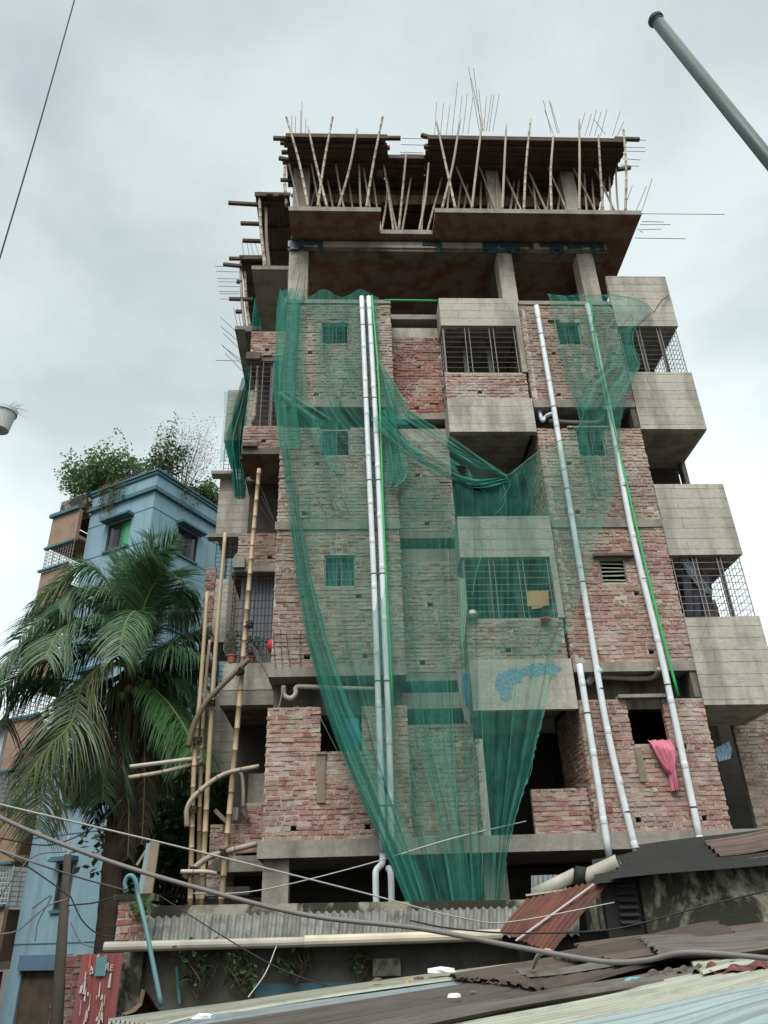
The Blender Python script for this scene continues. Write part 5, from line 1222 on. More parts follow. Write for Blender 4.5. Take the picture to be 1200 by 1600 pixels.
FR = [([(200, 1045), (170, 1010), (120, 1008), (60, 1006), (25, 1016), (-14, 1066)], -1.5, 1.05, LEAFP), ([(205, 1040), (188, 950), (160, 900), (129, 884), (85, 915), (46, 950)], -.6, .95, LEAFP),
 ([(200, 1045), (170, 965), (130, 935), (80, 955), (28, 1000)], .8, 1.0, LEAFP), ([(206, 1040), (207, 970), (216, 905), (236, 838)], .3, .8, LEAFP), ([(208, 1040), (213, 960), (232, 885), (278, 843)], -.3, .9, LEAFP),
 ([(210, 1040), (225, 950), (255, 896), (292, 912)], -1.2, .95, LEAFP), ([(206, 1040), (203, 960), (198, 900), (186, 868)], .6, .7, LEAFP), ([(208, 1040), (222, 980), (212, 955), (196, 975), (186, 1025)], -2.3, .75, LEAFP),
 ([(212, 1045), (240, 1020), (280, 1000), (322, 985)], .3, 1.0, LEAFP), ([(214, 1050), (245, 1050), (285, 1062), (318, 1110)], -.1, .95, LEAFP), ([(212, 1055), (238, 1075), (264, 1100), (290, 1140), (302, 1180)], -1.3, 1.0, LEAFB),
 ([(205, 1045), (190, 1040), (165, 1038), (130, 1068), (112, 1128), (70, 1175), (8, 1262)], -2.5, 1.0, LEAFY), ([(200, 1055), (170, 1085), (130, 1108), (100, 1168), (70, 1230), (58, 1296)], -1.8, .95, LEAFY), ([(200, 1050), (150, 1068), (80, 1062), (30, 1080), (-2, 1150)], -.4, 1.0, LEAFD),
 ([(212, 1045), (250, 1038), (290, 1040), (322, 1050)], 1.2, 1.0, LEAFP), ([(205, 1045), (180, 990), (140, 965), (95, 985), (70, 1030)], -2.2, .9, LEAFP), ([(208, 1050), (228, 1000), (262, 960), (310, 960)], 1.4, .95, LEAFD), ([(203, 1055), (180, 1110), (165, 1180), (160, 1250)], -.6, .85, LEAFD),
 ([(210, 1055), (225, 1110), (238, 1170), (244, 1230)], .6, .8, LEAFD), ([(204, 1050), (196, 985), (175, 925), (150, 925)], 1.5, .95, LEAFD), ([(204, 1045), (160, 1000), (110, 970), (60, 985), (22, 1025)], -1.0, 1.0, LEAFP), ([(204, 1045), (150, 1015), (90, 1030), (40, 1045), (0, 1085)], .5, 1.1, LEAFD),
 ([(207, 1045), (196, 975), (165, 930), (120, 925), (92, 950)], -1.4, .95, LEAFP), ([(210, 1045), (236, 985), (268, 930), (300, 925)], .2, 1.0, LEAFP), ([(212, 1050), (244, 1035), (276, 1020), (318, 1025)], -.6, 1.05, LEAFP), ([(212, 1052), (235, 1060), (262, 1080), (283, 1125)], .8, .95, LEAFP),
 ([(205, 1048), (215, 960), (222, 900), (250, 860)], -1.0, .85, LEAFP), ([(204, 1055), (150, 1075), (105, 1100), (75, 1150), (50, 1215)], .6, .95, LEAFD)]
for i, (p, dp, lm, mt) in enumerate(FR): frond('frond', p, dp, lm, mt, 100+i, droop=.72 if i not in (3, 4, 5, 6) else .12)
LEAFX = m_leaf('dead_palm_leaflet', (.028, .022, .016), (.055, .042, .03), (.08, .062, .042), .15, .8)
for i, (p, dp) in enumerate((([(200, 1060), (188, 1110), (180, 1200), (178, 1300)], -.3), ([(214, 1060), (224, 1120), (226, 1210), (222, 1320)], -.2), ([(204, 1065), (200, 1130), (202, 1230), (200, 1340)], -.5), ([(198, 1060), (168, 1120), (152, 1200), (148, 1290)], .3), ([(196, 1060), (150, 1110), (128, 1180), (122, 1260)], .6))):
    frond('dead_frond', p, dp, .42, LEAFX, 300+i, n=90, droop=.9)
for k, (x, y) in enumerate(((222, 1075), (232, 1070), (200, 1078), (190, 1090), (212, 1082))):
    m = MB(); c = PY(x, y, 3.7-.05*k); m.tube([c+Vector((0, 0, z)) for z in (-.13, -.09, 0, .09, .13)], [.02, .085, .11, .085, .02], 10); m.build('coconut', m_simple('green_coconut', (.09, .12, .04)), palm, smooth=True)
m = MB(); rn = random.Random(9)
for k in range(90):
    a = rn.uniform(0, 6.28); c = pc+Vector((math.cos(a)*.14, math.sin(a)*.14, rn.uniform(-.3, .1))); L = rn.uniform(.6, 3.4)
    m.tube([c, c+Vector((math.cos(a)*.3, math.sin(a)*.3, -L*.4)), c+Vector((math.cos(a)*.3, math.sin(a)*.3, -L))], [.03, .02, .006], 4)
m.build('dead_sheath', BARKP, palm)

# dense dark trees added to fill the shade in the gap under the palm
def tree(label, base, h, rx, seed, leaf=LEAFD, n=5200, s_=.26, group=None):
    rn = random.Random(seed); base = Vector(base); t = thing('gap_filler_tree', label, 'tree', base, group)
    m = MB(); top = base+Vector((0, 0, h)); m.tube(spline([base, base.lerp(top, .5)+Vector((.15, 0, 0)), top], 5), [lerp(.16, .05, i/10) for i in range(11)], 8)
    ends = twigs(m, base+Vector((0, 0, h*.45)), top, 26, rn, .05, rx, 3); m.build('trunk', BARK, t)
    m = MB()
    for e in ends: leaves(m, e, rx*.4, rx*.4, rx*.45, n//len(ends), s_, rn, .3)
    m.build('crown', leaf, t); return t
tree('dark broadleaf tree added to fill the shaded gap right of the palm trunk', (-4.6, 7.6, 0), 6.4, 1.7, 21, group='dark trees in the gap')
tree('second added dark tree deeper in the gap, behind the bamboo poles', (-4.4, 11.0, 0), 8.4, 1.9, 22, group='dark trees in the gap')

# ================================================================== FOREGROUND SHEDS AND ROOFS
def corr(m, a, b, c, d, wave=.08, amp=.011, nl=10, sag=.006, th=.0, seed=1, mi=0, rag=0, prof='sin'):
    """corrugated sheet; ridges run from edge a-b to edge d-c (a->d is along). a,b far side; corners as 3D."""
    a, b, c, d = map(Vector, (a, b, c, d)); rn = random.Random(seed); W = ((b-a).length+(c-d).length)/2; nw = max(4, int(W/wave*6)); nrm = (b-a).cross(d-a).normalized()
    if nrm.z < 0: nrm = -nrm
    m.uv = m.uv or []; Lg = ((d-a).length+(c-b).length)/2; st = len(m.v); rg = [rn.uniform(-1, 1)*rag for _ in range(nw+1)]; rg2 = [rn.uniform(-1, 1)*rag for _ in range(nw+1)]
    for j in range(nl+1):
        v = j/nl
        for i in range(nw+1):
            u = i/nw; vv = v+(rg[i] if j == 0 else (rg2[i] if j == nl else 0)); p = a.lerp(b, u).lerp(d.lerp(c, u), vv)
            h = amp*math.sin(2*math.pi*u*W/wave)+sag*math.sin(v*5+seed)+sag*.7*math.sin(u*7+v*3+seed*2); m.v.append(p+nrm*h); m.uv.append((u*W+seed*3.7, v*Lg))
    for j in range(nl):
        for i in range(nw):
            n = st+j*(nw+1)+i; m.f.append((n, n+1, n+nw+2, n+nw+1)); m.mi.append(mi)
    return m
# --- near shed roof made of many patched sheets (plane through three real points)
A0, B0, C0 = PY(173, 1582, -6.5), PY(700, 1520, -5.8), PY(600, 1600, -9.0)
NP = (B0-A0).cross(C0-A0).normalized()
if NP.z < 0: NP = -NP
def PP(px, py, lift=0.0):
    d = ray(px, py); return CAM+d*((A0+NP*lift-CAM).dot(NP)/d.dot(NP))
sheds = thing('shed', 'near shed whose patched tin roof fills the bottom right', 'shed', (1.5, -7.5, 0))
m = MB(); m.box(-1.9, 6.0, -5.6, -5.5, 0, 2.3); m.build('wall', MOSS, sheds)
def rsheet(label, e1, e2, mat, lift, seed, wave=.075, rag=.0, amp=.015, top=False):
    """e1: far long edge (two pixels), e2: near long edge."""
    m = MB(); corr(m, PP(*e1[0], lift), PP(*e2[0], lift), PP(*e2[1], lift), PP(*e1[1], lift), wave, amp, 26, .008, 0, seed, rag=rag)
    o = m.build('roof_sheet', mat, None, smooth=True); tag(o, label, 'roof sheet', 'corrugated sheets on the near shed roof'); return o
rsheet('pale blue grey corrugated sheet along the far edge of the near roof', ((168, 1598), (892, 1497)), ((250, 1640), (905, 1520)), R_PB, .000, 1)
rsheet('weathered dark corrugated sheet below the pale blue grey one', ((300, 1608), (1040, 1484)), ((560, 1680), (1180, 1500)), R_DK, .025, 2)
rsheet('narrow cream strip sheet along the far edge of the near roof', ((166, 1597), (860, 1499)), ((230, 1600), (870, 1508)), R_PG, .018, 12)
rsheet('thin dark grey sheet sliver lying between the pale green and dark sheets', ((560, 1612), (1090, 1506)), ((640, 1612), (1110, 1516)), R_DK, .07, 13, rag=.02)
rsheet('pale green corrugated sheet with a red smudge, across the near roof', ((600, 1614), (1215, 1500)), ((820, 1660), (1215, 1543)), R_PG, .05, 3)
rsheet('pale blue corrugated sheet at the bottom right corner', ((880, 1608), (1230, 1538)), ((1150, 1720), (1260, 1640)), R_BL, .075, 4, .11, amp=.022)
rsheet('grey brown sheet behind the dark one near the rusty strips', ((700, 1522), (1000, 1478)), ((860, 1545), (1060, 1500)), R_BR, .06, 5, rag=.02)
rsheet('pale worn patch sheet at the right edge of the near roof', ((1075, 1502), (1230, 1482)), ((1098, 1520), (1230, 1500)), R_PG, .08, 6)
rsheet('long brown rusted sheet reaching to the right edge', ((900, 1478), (1230, 1436)), ((960, 1508), (1230, 1466)), R_BR, .10, 7, rag=.012)
rsheet('dark brown sheet with curled ends under the cable', ((1000, 1466), (1230, 1448)), ((1030, 1496), (1230, 1482)), R_DK, .13, 8, rag=.03)
rsheet('dirty brown sheet near the mossy wall', ((870, 1490), (1120, 1440)), ((900, 1500), (1150, 1462)), R_BR, .12, 9, rag=.02)
rsheet('dark torn corrugated scrap lying in the middle of the near roof', ((800, 1516), (960, 1498)), ((830, 1528), (990, 1508)), R_DK, .075, 10, rag=.03, amp=.012)
# rusty ridge caps: short curved corrugated pieces whose wavy ends face us
def cap(label, x0, x1, y, hgt, mat, seed, wave=.12):
    m = MB(); a = PP(x0, y, .05); b = PP(x1, y-(x1-x0)*.10, .05); dv = Vector((-.5, -.85, 0)).normalized(); W = (b-a).length; nw = int(W/wave*8); nl = 8
    for j in range(nl+1):
        v = j/nl
        for i in range(nw+1):
            u = i/nw; p = a.lerp(b, u)-dv*(v-.5)*.34+Vector((0, 0, hgt*(1-(2*v-1)**2)+.016*math.sin(u*W/wave*6.283+v)+.008*math.sin(u*23+seed)+.01)); m.v.append(p)
    for j in range(nl):
        for i in range(nw): n = j*(nw+1)+i; m.f.append((n, n+1, n+nw+2, n+nw+1)); m.mi.append(0)
    o = m.build('ridge_cap', mat, None, smooth=True); tag(o, label, 'ridge cap', 'rusty ridge caps on the near roof')
cap('rusty red ridge cap with a wavy edge at the right', 1110, 1215, 1524, .035, R_RU, 1, .13)
cap('brown ridge cap left of the rusty red one', 1018, 1112, 1530, .02, R_BR, 2, .09)
cap('dark ridge cap with jagged end below the mossy wall', 960, 1050, 1492, .02, R_DK, 3, .09)
# litter on the near roof
def scrap(label, x, y, s_, mat, seed, name='plastic_bag', cat='plastic bag'):
    rn = random.Random(seed); c = PP(x, y, .07); s_ *= .85; m = MB(); n = 12; m.v.append(c+Vector((0, 0, s_*.4)))
    for r_, h in ((.45, .6), (.8, .35), (1.0, .0)):
        for k in range(n):
            a = k/n*6.283; m.v.append(c+Vector((math.cos(a)*s_*r_*1.6*rn.uniform(.7, 1.2), math.sin(a)*s_*r_*rn.uniform(.7, 1.2), s_*h*rn.uniform(.3, 1.2)*.6-(.01 if h == 0 else 0))))
    for k in range(n):
        m.f.append((0, 1+k, 1+(k+1) % n)); m.mi.append(0)
        for q_ in (0, 1): m.f.append((1+q_*n+k, 1+(q_+1)*n+k, 1+(q_+1)*n+(k+1) % n, 1+q_*n+(k+1) % n)); m.mi.append(0)
    tag(m.build(name, mat), label, cat)
scrap('crumpled white plastic bag on the pale sheet at bottom left', 318, 1588, .045, BAG, 1)
scrap('white plastic bag on the far edge of the near roof', 688, 1517, .09, BAG, 2)
scrap('small white scrap on the dark sheet', 710, 1555, .03, BAG, 3, 'litter_scrap', 'litter')
scrap('blue plastic scrap beside the rusty ridge cap', 995, 1532, .05, TARPB, 4, 'litter_scrap', 'litter')
scrap('white bag piece at the right end of the roof', 1192, 1502, .07, BAG, 5)
scrap('dark rubbish heap on the sheets before the mossy wall', 1155, 1446, .08, R_BK, 6, 'rubbish_heap', 'rubbish')
for k, (x, y, s_, l_) in enumerate(((655, 1528, .03, 'small brown stone at the far roof edge'), (590, 1530, .03, 'tiny dark stone on the pale sheet'), (640, 1532, .02, 'tiny pale stone beside the white bag'))): scrap(l_, x, y, s_, BROWNC if k != 2 else CARD, 20+k, 'stone', 'stone')
rn = random.Random(77); kinds = (('leaf_litter', 'dry leaf', LEAFDRY, .016), ('stone', 'brick chip', R_RU, .012), ('stone', 'grey pebble', ROOFA, .012))
for k in range(0, 24, 3):
    x = rn.uniform(230, 1190); y = rn.uniform(1588-(x-170)*.098+6, 1600-max(0, x-600)*.09) if x > 300 else 1592; nm, wd, mt, sz = kinds[k % 3]
    c = PP(x, min(y, 1599), .05); q_ = MB(); nn = 6
    for h_, r_ in ((0, 1), (.5, .8)):
        for a_ in range(nn): q_.v.append(c+Vector((math.cos(a_*1.047)*sz*r_*rn.uniform(.7, 1.3)*1.5, math.sin(a_*1.047)*sz*r_*rn.uniform(.7, 1.3), sz*h_*(.3 if k % 3 == 0 else 1))))
    for a_ in range(nn): q_.f.append((a_, (a_+1) % nn, nn+(a_+1) % nn, nn+a_)); q_.mi.append(0)
    q_.f.append(tuple(range(nn, 2*nn))); q_.mi.append(0)
    tag(q_.build(nm, mt), 'tiny %s among the litter scattered on the near tin roof' % wd, 'litter', '%ss scattered on the near roof' % wd)
m = MB(); pts = [(190, 1583, .05), (205, 1578, .1), (216, 1567, .2), (221, 1545, .38), (228, 1552, .3), (240, 1572, .16), (250, 1582, .06)]
base = [PY(x, y, -6.7) for x, y, z in pts]; base2 = [PY(x+6, y+3, -7.1) for x, y, z in pts]
for i in range(len(pts)-1): m.quad(base[i], base[i+1], base2[i+1], base2[i])
lowq = [PY(x, 1590, -6.8) for x, y, z in pts]
for i in range(len(pts)-1): m.quad(lowq[i], lowq[i+1], base[i+1], base[i])
tag(m.build('folded_sack', BROWNC), 'brown folded sack standing at the left corner of the near roof', 'sack')
m = MB(); m.tube([PP(262, 1600, .05), PP(318, 1586, .05)], .010, 6); tag(m.build('thin_rod', CABLEL), 'thin white rod pointing at the crumpled bag', 'rod')
m = MB(); m.tube(spline([PP(833, 1512, .1), PP(842, 1492, .25), PP(860, 1487, .28), PP(868, 1497, .15)], 6), .012, 6); tag(m.build('bent_rod', m_simple('pale_rod', (.4, .36, .3))), 'bent pale rod curling up from the near roof', 'rod')

# --- long low house with the asbestos roof and pipe gutter
LH = thing('low_house', 'long low house with grey corrugated roof below the unfinished block', 'house', (-.5, -2.5, 0))
ye, yt = -3.25, -2.1
m = MB(); P4 = [PY(206, 1434, yt), PY(905, 1414, yt), PY(905, 1462, ye), PY(200, 1474, ye)]
corr(m, P4[0], P4[1], P4[2], P4[3], .10, .018, 12, .006, seed=3, rag=.02)
# ridges must run down the slope: rebuild with the wave across the long direction
m.build('roof', ROOFA, LH, smooth=True)
a, b = PY(190, 1416, yt), PY(905, 1404, yt); a2, b2_ = PY(190, 1436, yt), PY(905, 1424, yt)
m = MB(); m.hull8([a2, b2_, b2_+Vector((0, .12, 0)), a2+Vector((0, .12, 0)), a, b, b+Vector((0, .12, 0)), a+Vector((0, .12, 0))]); m.build('parapet', MOSS, LH)
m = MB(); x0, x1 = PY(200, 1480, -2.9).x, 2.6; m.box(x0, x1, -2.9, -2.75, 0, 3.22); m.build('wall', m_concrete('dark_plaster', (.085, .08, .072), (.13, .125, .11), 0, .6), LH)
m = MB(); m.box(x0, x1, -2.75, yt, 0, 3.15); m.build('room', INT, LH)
m = MB(); c0, c1 = PY(582, 1498, -2.95), PY(626, 1524, -2.95); m.box(c0.x, c1.x, -3.0, -2.901, c1.z, c0.z); m.build('vent', MOSS, LH)
m = MB(); c0, c1 = PY(400, 1538, -2.92), PY(560, 1580, -2.92); m.box(c0.x, c1.x, -2.97, -2.901, c1.z-.5, c0.z); m.build('window', TRIM, LH)
m = MB(); m.tube([PY(163, 1480, -3.35), PY(475, 1472, -3.35)], .055, 12); m.tube([PY(475, 1472, -3.35), PY(480, 1472, -3.35)], .062, 12)
tag(m.build('gutter_pipe', PVCO, LH), None)
m = MB(); m.tube([PY(476, 1471, -3.36), PY(783, 1461, -3.36)], .062, 12); [m.tube([PY(x, 1471-(x-476)*.033, -3.36), PY(x+2, 1471-(x-474)*.033, -3.36)], .065, 12) for x in (540, 620, 770)]; m.build('gutter_pipe', PVCC, LH)
t_ = LH
# plants on its dark wall
bush('small leafy plant growing on the dark wall of the low house', PY(380, 1556, -3.05), .22, .15, .28, 150, .09, LEAFM, 31, potr=.0, stems=8, group='plants on the low house wall', name='wall_plant')
bush('dim dark plant at the left of the low house wall', PY(310, 1562, -3.05), .25, .15, .4, 160, .09, LEAFD, 32, potr=.0, stems=8, group='plants on the low house wall', name='wall_plant')
bush('dim plant on the low house wall, right of the leafy one', PY(460, 1540, -3.05), .2, .15, .25, 120, .08, LEAFD, 33, potr=.0, stems=7, group='plants on the low house wall', name='wall_plant')
bush('faint dark plant far right on the low house wall', PY(560, 1538, -3.05), .2, .15, .18, 90, .08, LEAFD, 34, potr=.0, stems=7, group='plants on the low house wall', name='wall_plant')
bush('bright weed growing on the brick pier behind the teal pipe', PY(216, 1440, -3.3), .12, .1, .14, 60, .09, LEAFM, 35, potr=.0, stems=6, group='weeds', name='weed')
# brick pier, leaning window frame
pr = thing('brick_pier', 'old brick pier with rusty sheet stub left of the low house roof', 'pier', (PY(205, 1450, -3.0).x, -3.0, 0)); x_ = PY(203, 1450, -3.0).x
brick_wall('masonry', pr, 'X', -3.1, x_-.14, x_+.22, 3.25, 3.68, (), 'deep', seed=71, putlog=False); m = MB(); m.box(x_-.14, x_+.22, -3.1, -2.8, 0, 3.249); m.build('plaster_base', MOSS, pr)
m = MB(); m.box(x_-.2, x_+.28, -3.15, -2.75, 3.681, 3.74, jit=.01); m.build('cap_slab', MOSS, pr)
fr = thing('window_frame', 'old grey wooden window frame leaning beside the brick pier', 'window frame', PY(228, 1420, -2.6))
for i, (p, qq, w_, mt) in enumerate((((243, 1314), (228, 1420), .11, WOODP), ((234, 1318), (216, 1416), .07, m_simple('pale_blue_timber', (.22, .29, .32))), ((238, 1314), (214, 1352), .03, WOODP))):
    m = MB(); m.bar(PY(*p, -2.6+.02*i), PY(*qq, -2.6+.02*i), w_, .05, up=(0, 1, 0)); m.build('frame_rail', mt, fr)
# teal hooked pipe
m = MB(); m.tube(spline([PY(252, 1570, -4.6), PY(238, 1500, -4.5), PY(226, 1440, -4.4), PY(216, 1400, -4.3), PY(213, 1380, -4.3), PY(207, 1369, -4.3), PY(199, 1370, -4.3), PY(195, 1380, -4.3), PY(197, 1390, -4.3)], 6), .024, 10); tag(m.build('hooked_pipe', TEALP, smooth=True), 'teal plastic pipe with a hooked top in front of the low house', 'pipe')
m = MB(); m.tube([PY(276, 1510, -3.0), PY(281, 1568, -3.0)], .022, 8); tag(m.build('thin_pipe', TEALP), 'thin pale teal pipe standing against the dark wall', 'pipe')
# red metal gate with torn posters
gt = thing('metal_gate', 'red metal gate with torn white posters at the lower left', 'gate', (PY(160, 1500, -3.4).x, -3.4, 0)); gx0, gx1 = PY(127, 1500, -3.4).x, PY(191, 1500, -3.4).x; gz = PY(160, 1490, -3.4).z
m = MB(); n = 24
for k in range(n):
    xa, xb = lerp(gx0, gx1, k/n), lerp(gx0, gx1, (k+1)/n); d_ = .004*(1 if k % 4 < 2 else -1); d2_ = .004*(1 if (k+1) % 4 < 2 else -1)
    m.quad((xa, -3.4+d_, 0), (xb, -3.4+d2_, 0), (xb, -3.4+d2_, gz), (xa, -3.4+d_, gz))
m.build('gate_leaf', REDS, gt)
rn = random.Random(14)
for k in range(34):
    x = rn.uniform(gx0+.03, gx1-.1); z = rn.uniform(gz-1.0, gz-.12); w_ = rn.uniform(.01, .04); h = rn.uniform(.03, .16)
    m = MB(); pts = [(x+rn.uniform(-.01, .01), z), (x+w_, z+rn.uniform(-.02, .02)), (x+w_*rn.uniform(.5, 1), z+h), (x+rn.uniform(0, w_*.4), z+h*rn.uniform(.8, 1))]
    m.hull8([(a, -3.425, b) for a, b in pts]+[(a, -3.421, b) for a, b in pts]); m.build('poster_scrap', ORNG if k == 3 else PAPER, gt)
m = MB(); m.box(gx0+.18, gx0+.30, -3.43, -3.424, gz-.22, gz-.03); m.build('poster_scrap', TEALP, gt)
LETC = m_simple('faded_white_lettering', (.42, .34, .34))
# letters RE left on the gate
def letters(txt, loc, size, mat, root, rot=(R_(90), 0, 0)):
    cu = bpy.data.curves.new('lettering', 'FONT'); cu.body = txt; cu.size = size; cu.extrude = .002
    o = bpy.data.objects.new('lettering', cu); C.objects.link(o)
    dg = bpy.context.evaluated_depsgraph_get(); me = bpy.data.meshes.new_from_object(o.evaluated_get(dg)); bpy.data.objects.remove(o)
    ob = bpy.data.objects.new('lettering', me); C.objects.link(ob); me.materials.clear(); me.materials.append(mat); ob.parent = root; ob.location = Vector(loc)-root.location; ob.rotation_euler = rot; return ob
letters('RE', (lerp(gx0, gx1, .62), -3.432, gz-.17), .085, LETC, gt)
# left shop fronts: brick patch and pole
m = MB(); 
up = thing('utility_pole', 'dark weathered utility pole at the lower left, wires tied to it', 'pole', (PY(98, 1500, -1.5).x, -1.5, 0)); px0 = PY(98, 1500, -1.5)
pa, pb = PY(88, 1600, -1.5), PY(106, 1335, -1.5); m.tube([pa+(pa-pb)*(pa.z/(pb.z-pa.z)), pa, pb], [.12, .088, .05], 12); m.build('shaft', UPOLE, up, smooth=True)
m = MB(); m.tube([PY(106, 1345, -1.5), PY(107, 1305, -1.5)], .015, 6); m.build('rod', CABLEL, up)
sw = thing('boundary_wall', 'low grubby brick wall behind the utility pole', 'wall', (PY(110, 1500, -1).x, -1, 0)); wx0, wx1 = PY(96, 1500, -1).x, PY(128, 1500, -1).x
brick_wall('masonry', sw, 'X', -1, wx0-.05, wx1+.25, 1.2, 3.1, (), 'deep', seed=72, putlog=False); m = MB(); m.box(wx0-.05, wx1+.25, -.98, -.85, 0, 1.199); m.build('base', MOSS, sw)

# --- mossy house at the right
RH = thing('mossy_house', 'small mossy plaster house with blackened tin roof at the lower right', 'house', (3.8, -3.5, 0))
yr = -4.0; w0, w1 = PY(1003, 1400, yr).x, 7.0
m = MB(); m.hull8([(w0, yr, 0), (w1, yr, 0), (w1, yr+.15, 0), (w0, yr+.15, 0), (w0, yr, 3.76), (w1, yr, 4.12), (w1, yr+.15, 4.12), (w0, yr+.15, 3.76)]); m.box(w0, w0+.15, yr+.15, yr+2.5, 0, 3.74); m.build('wall', MOSS, RH)
m = MB(); l0, l1 = PY(958, 1382, yr+.1).x, w0-.02; m.box(l0-.15, l1, yr+.05, yr+.12, 0, 3.72)
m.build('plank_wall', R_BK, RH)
m = MB()
for k in range(6): m.bar((l0, yr+.03, 3.28+k*.075), (l1-.04, yr+.03, 3.28+k*.075), .09, .012, up=(0, -.5, .8))
m.build('louvre', DARKM, RH)
m = MB(); corr(m, PY(950, 1376, yr-.25), PY(1000, 1325, -2.9), PY(1240, 1290, -2.9), PY(1240, 1345, yr-.25), .20, .034, 10, .01, seed=7, rag=.015); m.build('roof', R_BK, RH, smooth=True)
m = MB(); corr(m, PY(930, 1382, yr-.1), PY(925, 1345, -3.0), PY(1010, 1326, -3.0), PY(1020, 1366, yr-.1), .16, .018, 10, .01, seed=8); m.build('roof', R_BK, RH, smooth=True)
m = MB(); corr(m, PY(1125, 1338, -3.9), PY(1100, 1314, -3.3), PY(1240, 1290, -3.3), PY(1240, 1322, -3.9), .2, .018, 8, .01, seed=9); m.build('roof', R_BR, RH, smooth=True)
# cut pipe lying on the roofs
m = MB(); m.tube([PY(834, 1398, -3.3), PY(900, 1366, -3.5)], .075, 14); m.tube([PY(916, 1372, -3.55), PY(968, 1348, -3.75)], .10, 14, cap=False); m.tube([PY(900, 1368, -3.49), PY(918, 1371, -3.56)], .11, 14, mi=1)
m.tube([PY(967.5, 1348.3, -3.74), PY(966, 1349, -3.735)], .09, 14, mi=1)  # black disc set in the open end paints the dark bore
tag(m.build('old_gutter_pipe', [PVCO, R_BK], None, smooth=True), 'old fat grey pipe lying slanted over the rusty sheet, open end right', 'pipe')
# rusty sheet sloping down
rs_ = thing('rusty_sheet', 'rust red corrugated sheet propped steeply between the two roofs', 'roof sheet', PY(860, 1440, -4.0))
m = MB(); corr(m, PY(822, 1402, -3.4), PY(953, 1371, -4.0), PY(862, 1488, -4.4), PY(780, 1455, -3.7), .07, .009, 12, .012, seed=11, rag=.02)
m.build('sheet', R_RU, rs_, smooth=True)
m = MB(); m.bar(PY(822, 1399, -3.38), PY(902, 1388, -3.55), .10, .02); m.build('edge_strip', m_simple('whitish_edge', (.4, .38, .35)), rs_)
m = MB(); m.tube([PY(928, 1382, -4.0), PY(806, 1470, -4.05)], .012, 6); m.build('chalk_line', CABLEL, rs_)
m = MB(); k0 = PY(830, 1368, -1.4); corr(m, PY(830, 1368, -1.4), PY(885, 1366, -1.4), PY(885, 1398, -1.42), PY(830, 1400, -1.42), .07, .008, 6, seed=12); tag(m.build('corrugated_offcut', R_PB), 'small grey corrugated offcut standing in the dark ground floor', 'sheet')
m = MB(); m.box(2.0, 3.6, -3.2, -3.1, 0, 3.15); m.box(2.6, 3.6, -3.09, -1.5, 0, 3.2); tag(m.build('dark_zone_block', R_BK), 'near-black block filling the dark zone behind the rusty sheet', 'shed')  # near-black block stands in for the dark zone between the roofs

# ================================================================== CABLES
c_ = lambda x, y, d=-9.5: PY(x, y, d)
cable('thick grey cable sagging across the whole bottom of the view', [c_(-40, 1240), c_(0, 1277), c_(140, 1335), c_(300, 1385, -9.6), c_(480, 1430, -9.7), c_(650, 1450, -9.8), c_(800, 1478, -9.9), c_(940, 1502, -10), c_(1010, 1500, -10), c_(1080, 1488, -10.1), c_(1230, 1500, -10.2)], .0105, CABLE)
cable('thin pale cable above the thick one, crossing from the left', [c_(-30, 1248, -9), c_(0, 1257, -9), c_(300, 1328, -8), c_(560, 1393, -7), c_(720, 1434, -6), c_(800, 1440, -5), c_(960, 1410, -4.3)], .0055, CABLEL)
cable('dark thin cable from the left edge to the teal hook', [c_(-10, 1325, -6), c_(60, 1350, -6), c_(120, 1370, -5.5), c_(195, 1391, -4.4)], .008, CABLE)
cable('thin rope from the scaffold foot up to the netted bay', [PY(300, 1396, .2), PY(400, 1392, -.3), PY(560, 1354, -.8), PY(700, 1312, -1.0), PY(822, 1283, -.3)], .009, CABLEL, cat='rope', name='rope')
cable('black cable dipping over the low roof to the mossy wall', [c_(640, 1438, -5), c_(700, 1450, -5), c_(800, 1458, -5), c_(930, 1455, -5), c_(1000, 1443, -5), c_(1100, 1416, -5), c_(1230, 1384, -5)], .008, CABLEB)
cable('straight black line crossing the sky at the upper left', [c_(122, -20, -8), c_(60, 200, -8), c_(0, 402, -8), c_(-30, 500, -8)], .009, CABLEB)
cable('thin dark wire slanting over the low roof to the near roof', [c_(250, 1400, -4.5), c_(360, 1470, -5), c_(440, 1515, -5.6), c_(510, 1540, -6)], .006, CABLEB)
cable('pale short wire under the gutter of the low house', [c_(432, 1478, -3.6), c_(415, 1520, -4.5), c_(388, 1558, -5.6)], .006, CABLEL)
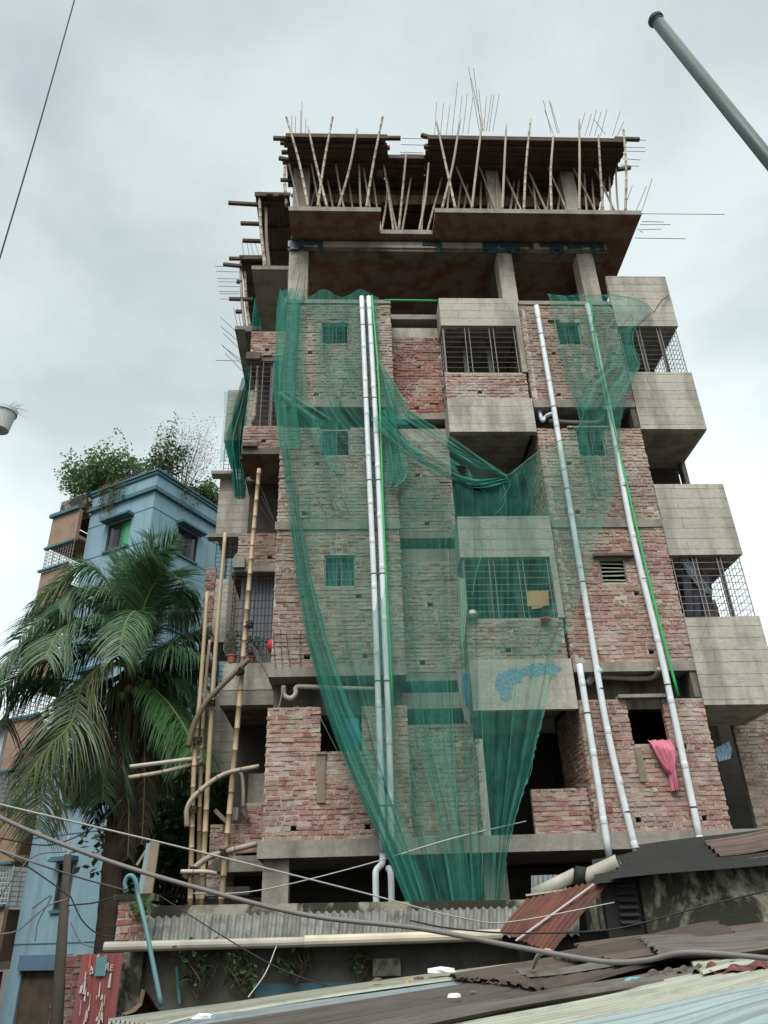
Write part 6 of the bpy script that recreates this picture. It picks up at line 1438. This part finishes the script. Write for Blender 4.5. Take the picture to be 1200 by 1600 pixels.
for k, pts in enumerate(([(0, 1310), (80, 1320), (150, 1290), (190, 1250)], [(50, 1420), (80, 1400), (60, 1440), (55, 1470)], [(110, 1400), (130, 1440), (160, 1462), (195, 1462)], [(110, 1440), (125, 1470), (145, 1480)], [(0, 1330), (40, 1352), (95, 1390), (105, 1400)], [(0, 1400), (50, 1340), (105, 1330)], [(105, 1415), (150, 1410), (190, 1398)], [(0, 1460), (25, 1455), (45, 1440), (75, 1415), (105, 1405)])):
    cable(['wire looping from the pole up into the palm', 'short wire hanging left of the pole', 'wire sagging from the pole to the red gate', 'small slack wire loop right of the pole', 'wire from the left edge down to the pole', 'dark wire rising left of the pole', 'level wire from the pole to the teal hook', 'wire coming in low from the left edge'][k], [c_(x, y, -2.0-.1*k) for x, y in pts], .009, CABLE if k % 2 else CABLEB, group='wires at the utility pole')

# ================================================================== UPPER RIGHT POLE, PLANTER AT LEFT EDGE
po = thing('metal_pole', 'slanting grey green pole with a round cap crossing the upper right sky', 'pole', PY(1500, 610, -10.2))
a, b = PY(1024, 30, -10.2), PY(1520, 645, -10.2)
dd = (b-a).normalized(); m = MB(); m.tube([a, b], .048, 20); m.build('shaft', POLEG, po, smooth=True)
m = MB(); m.tube([a-dd*.005, a+dd*.02, a+dd*.021, a+dd*.05], [.062, .062, .056, .05], 20); m.tube([a-dd*.03, a-dd*.005], [.045, .055], 20); m.build('cap', m_simple('dark_cap', (.05, .055, .065)), po)
c = PY(-2, 672, -4.5)
po = thing('planter_pot', 'white plastic planter with dry grass at the left edge of the view', 'planter', c)
m = MB(); m.tube([c, c+Vector((0, 0, .28)), c+Vector((0, 0, .285)), c+Vector((0, 0, .34))], [.13, .17, .19, .19], 20); m.build('pot', PLANTP, po)
m = MB(); rn = random.Random(6)
for k in range(34):
    s0 = c+Vector((rn.uniform(-.05, .15), rn.uniform(-.1, .1), .33)); e = s0+Vector((rn.uniform(-.1, .28), rn.uniform(-.1, .1), rn.uniform(-.05, .12))); m.tube([s0, (s0+e)/2+Vector((0, 0, .04)), e], [.004, .003, .001], 3)
m.build('dry_grass', LEAFDRY, po)
m = MB(); m.box(c.x-3, c.x-.17, c.y-.15, c.y+.15, c.z-.16, c.z-.004)
fx = lambda Y: min(PY(-30, 1600, Y).x, PY(-30, 640, Y).x)-.15
ft = [(fx(-4.3)-5, -4.3), (fx(-4.3), -4.3), (fx(7), 7), (fx(7)-5, 7)]
m.hull8([(x, y, 0) for x, y in ft]+[(x, y, c.z-.17) for x, y in ft])  # unseen block added beside the ledge to shade the lower left
m.build('ledge', CONL, None); o = C.objects[-1]; o.name = 'ledge_and_shade_block'; tag(o, 'planter ledge at the left edge with an unseen building added to shade the lower left', 'building')

for o in C.objects:
    if o.parent is None and o.type in ('MESH', 'EMPTY') and 'label' not in o: print('UNLABELLED', o.name)
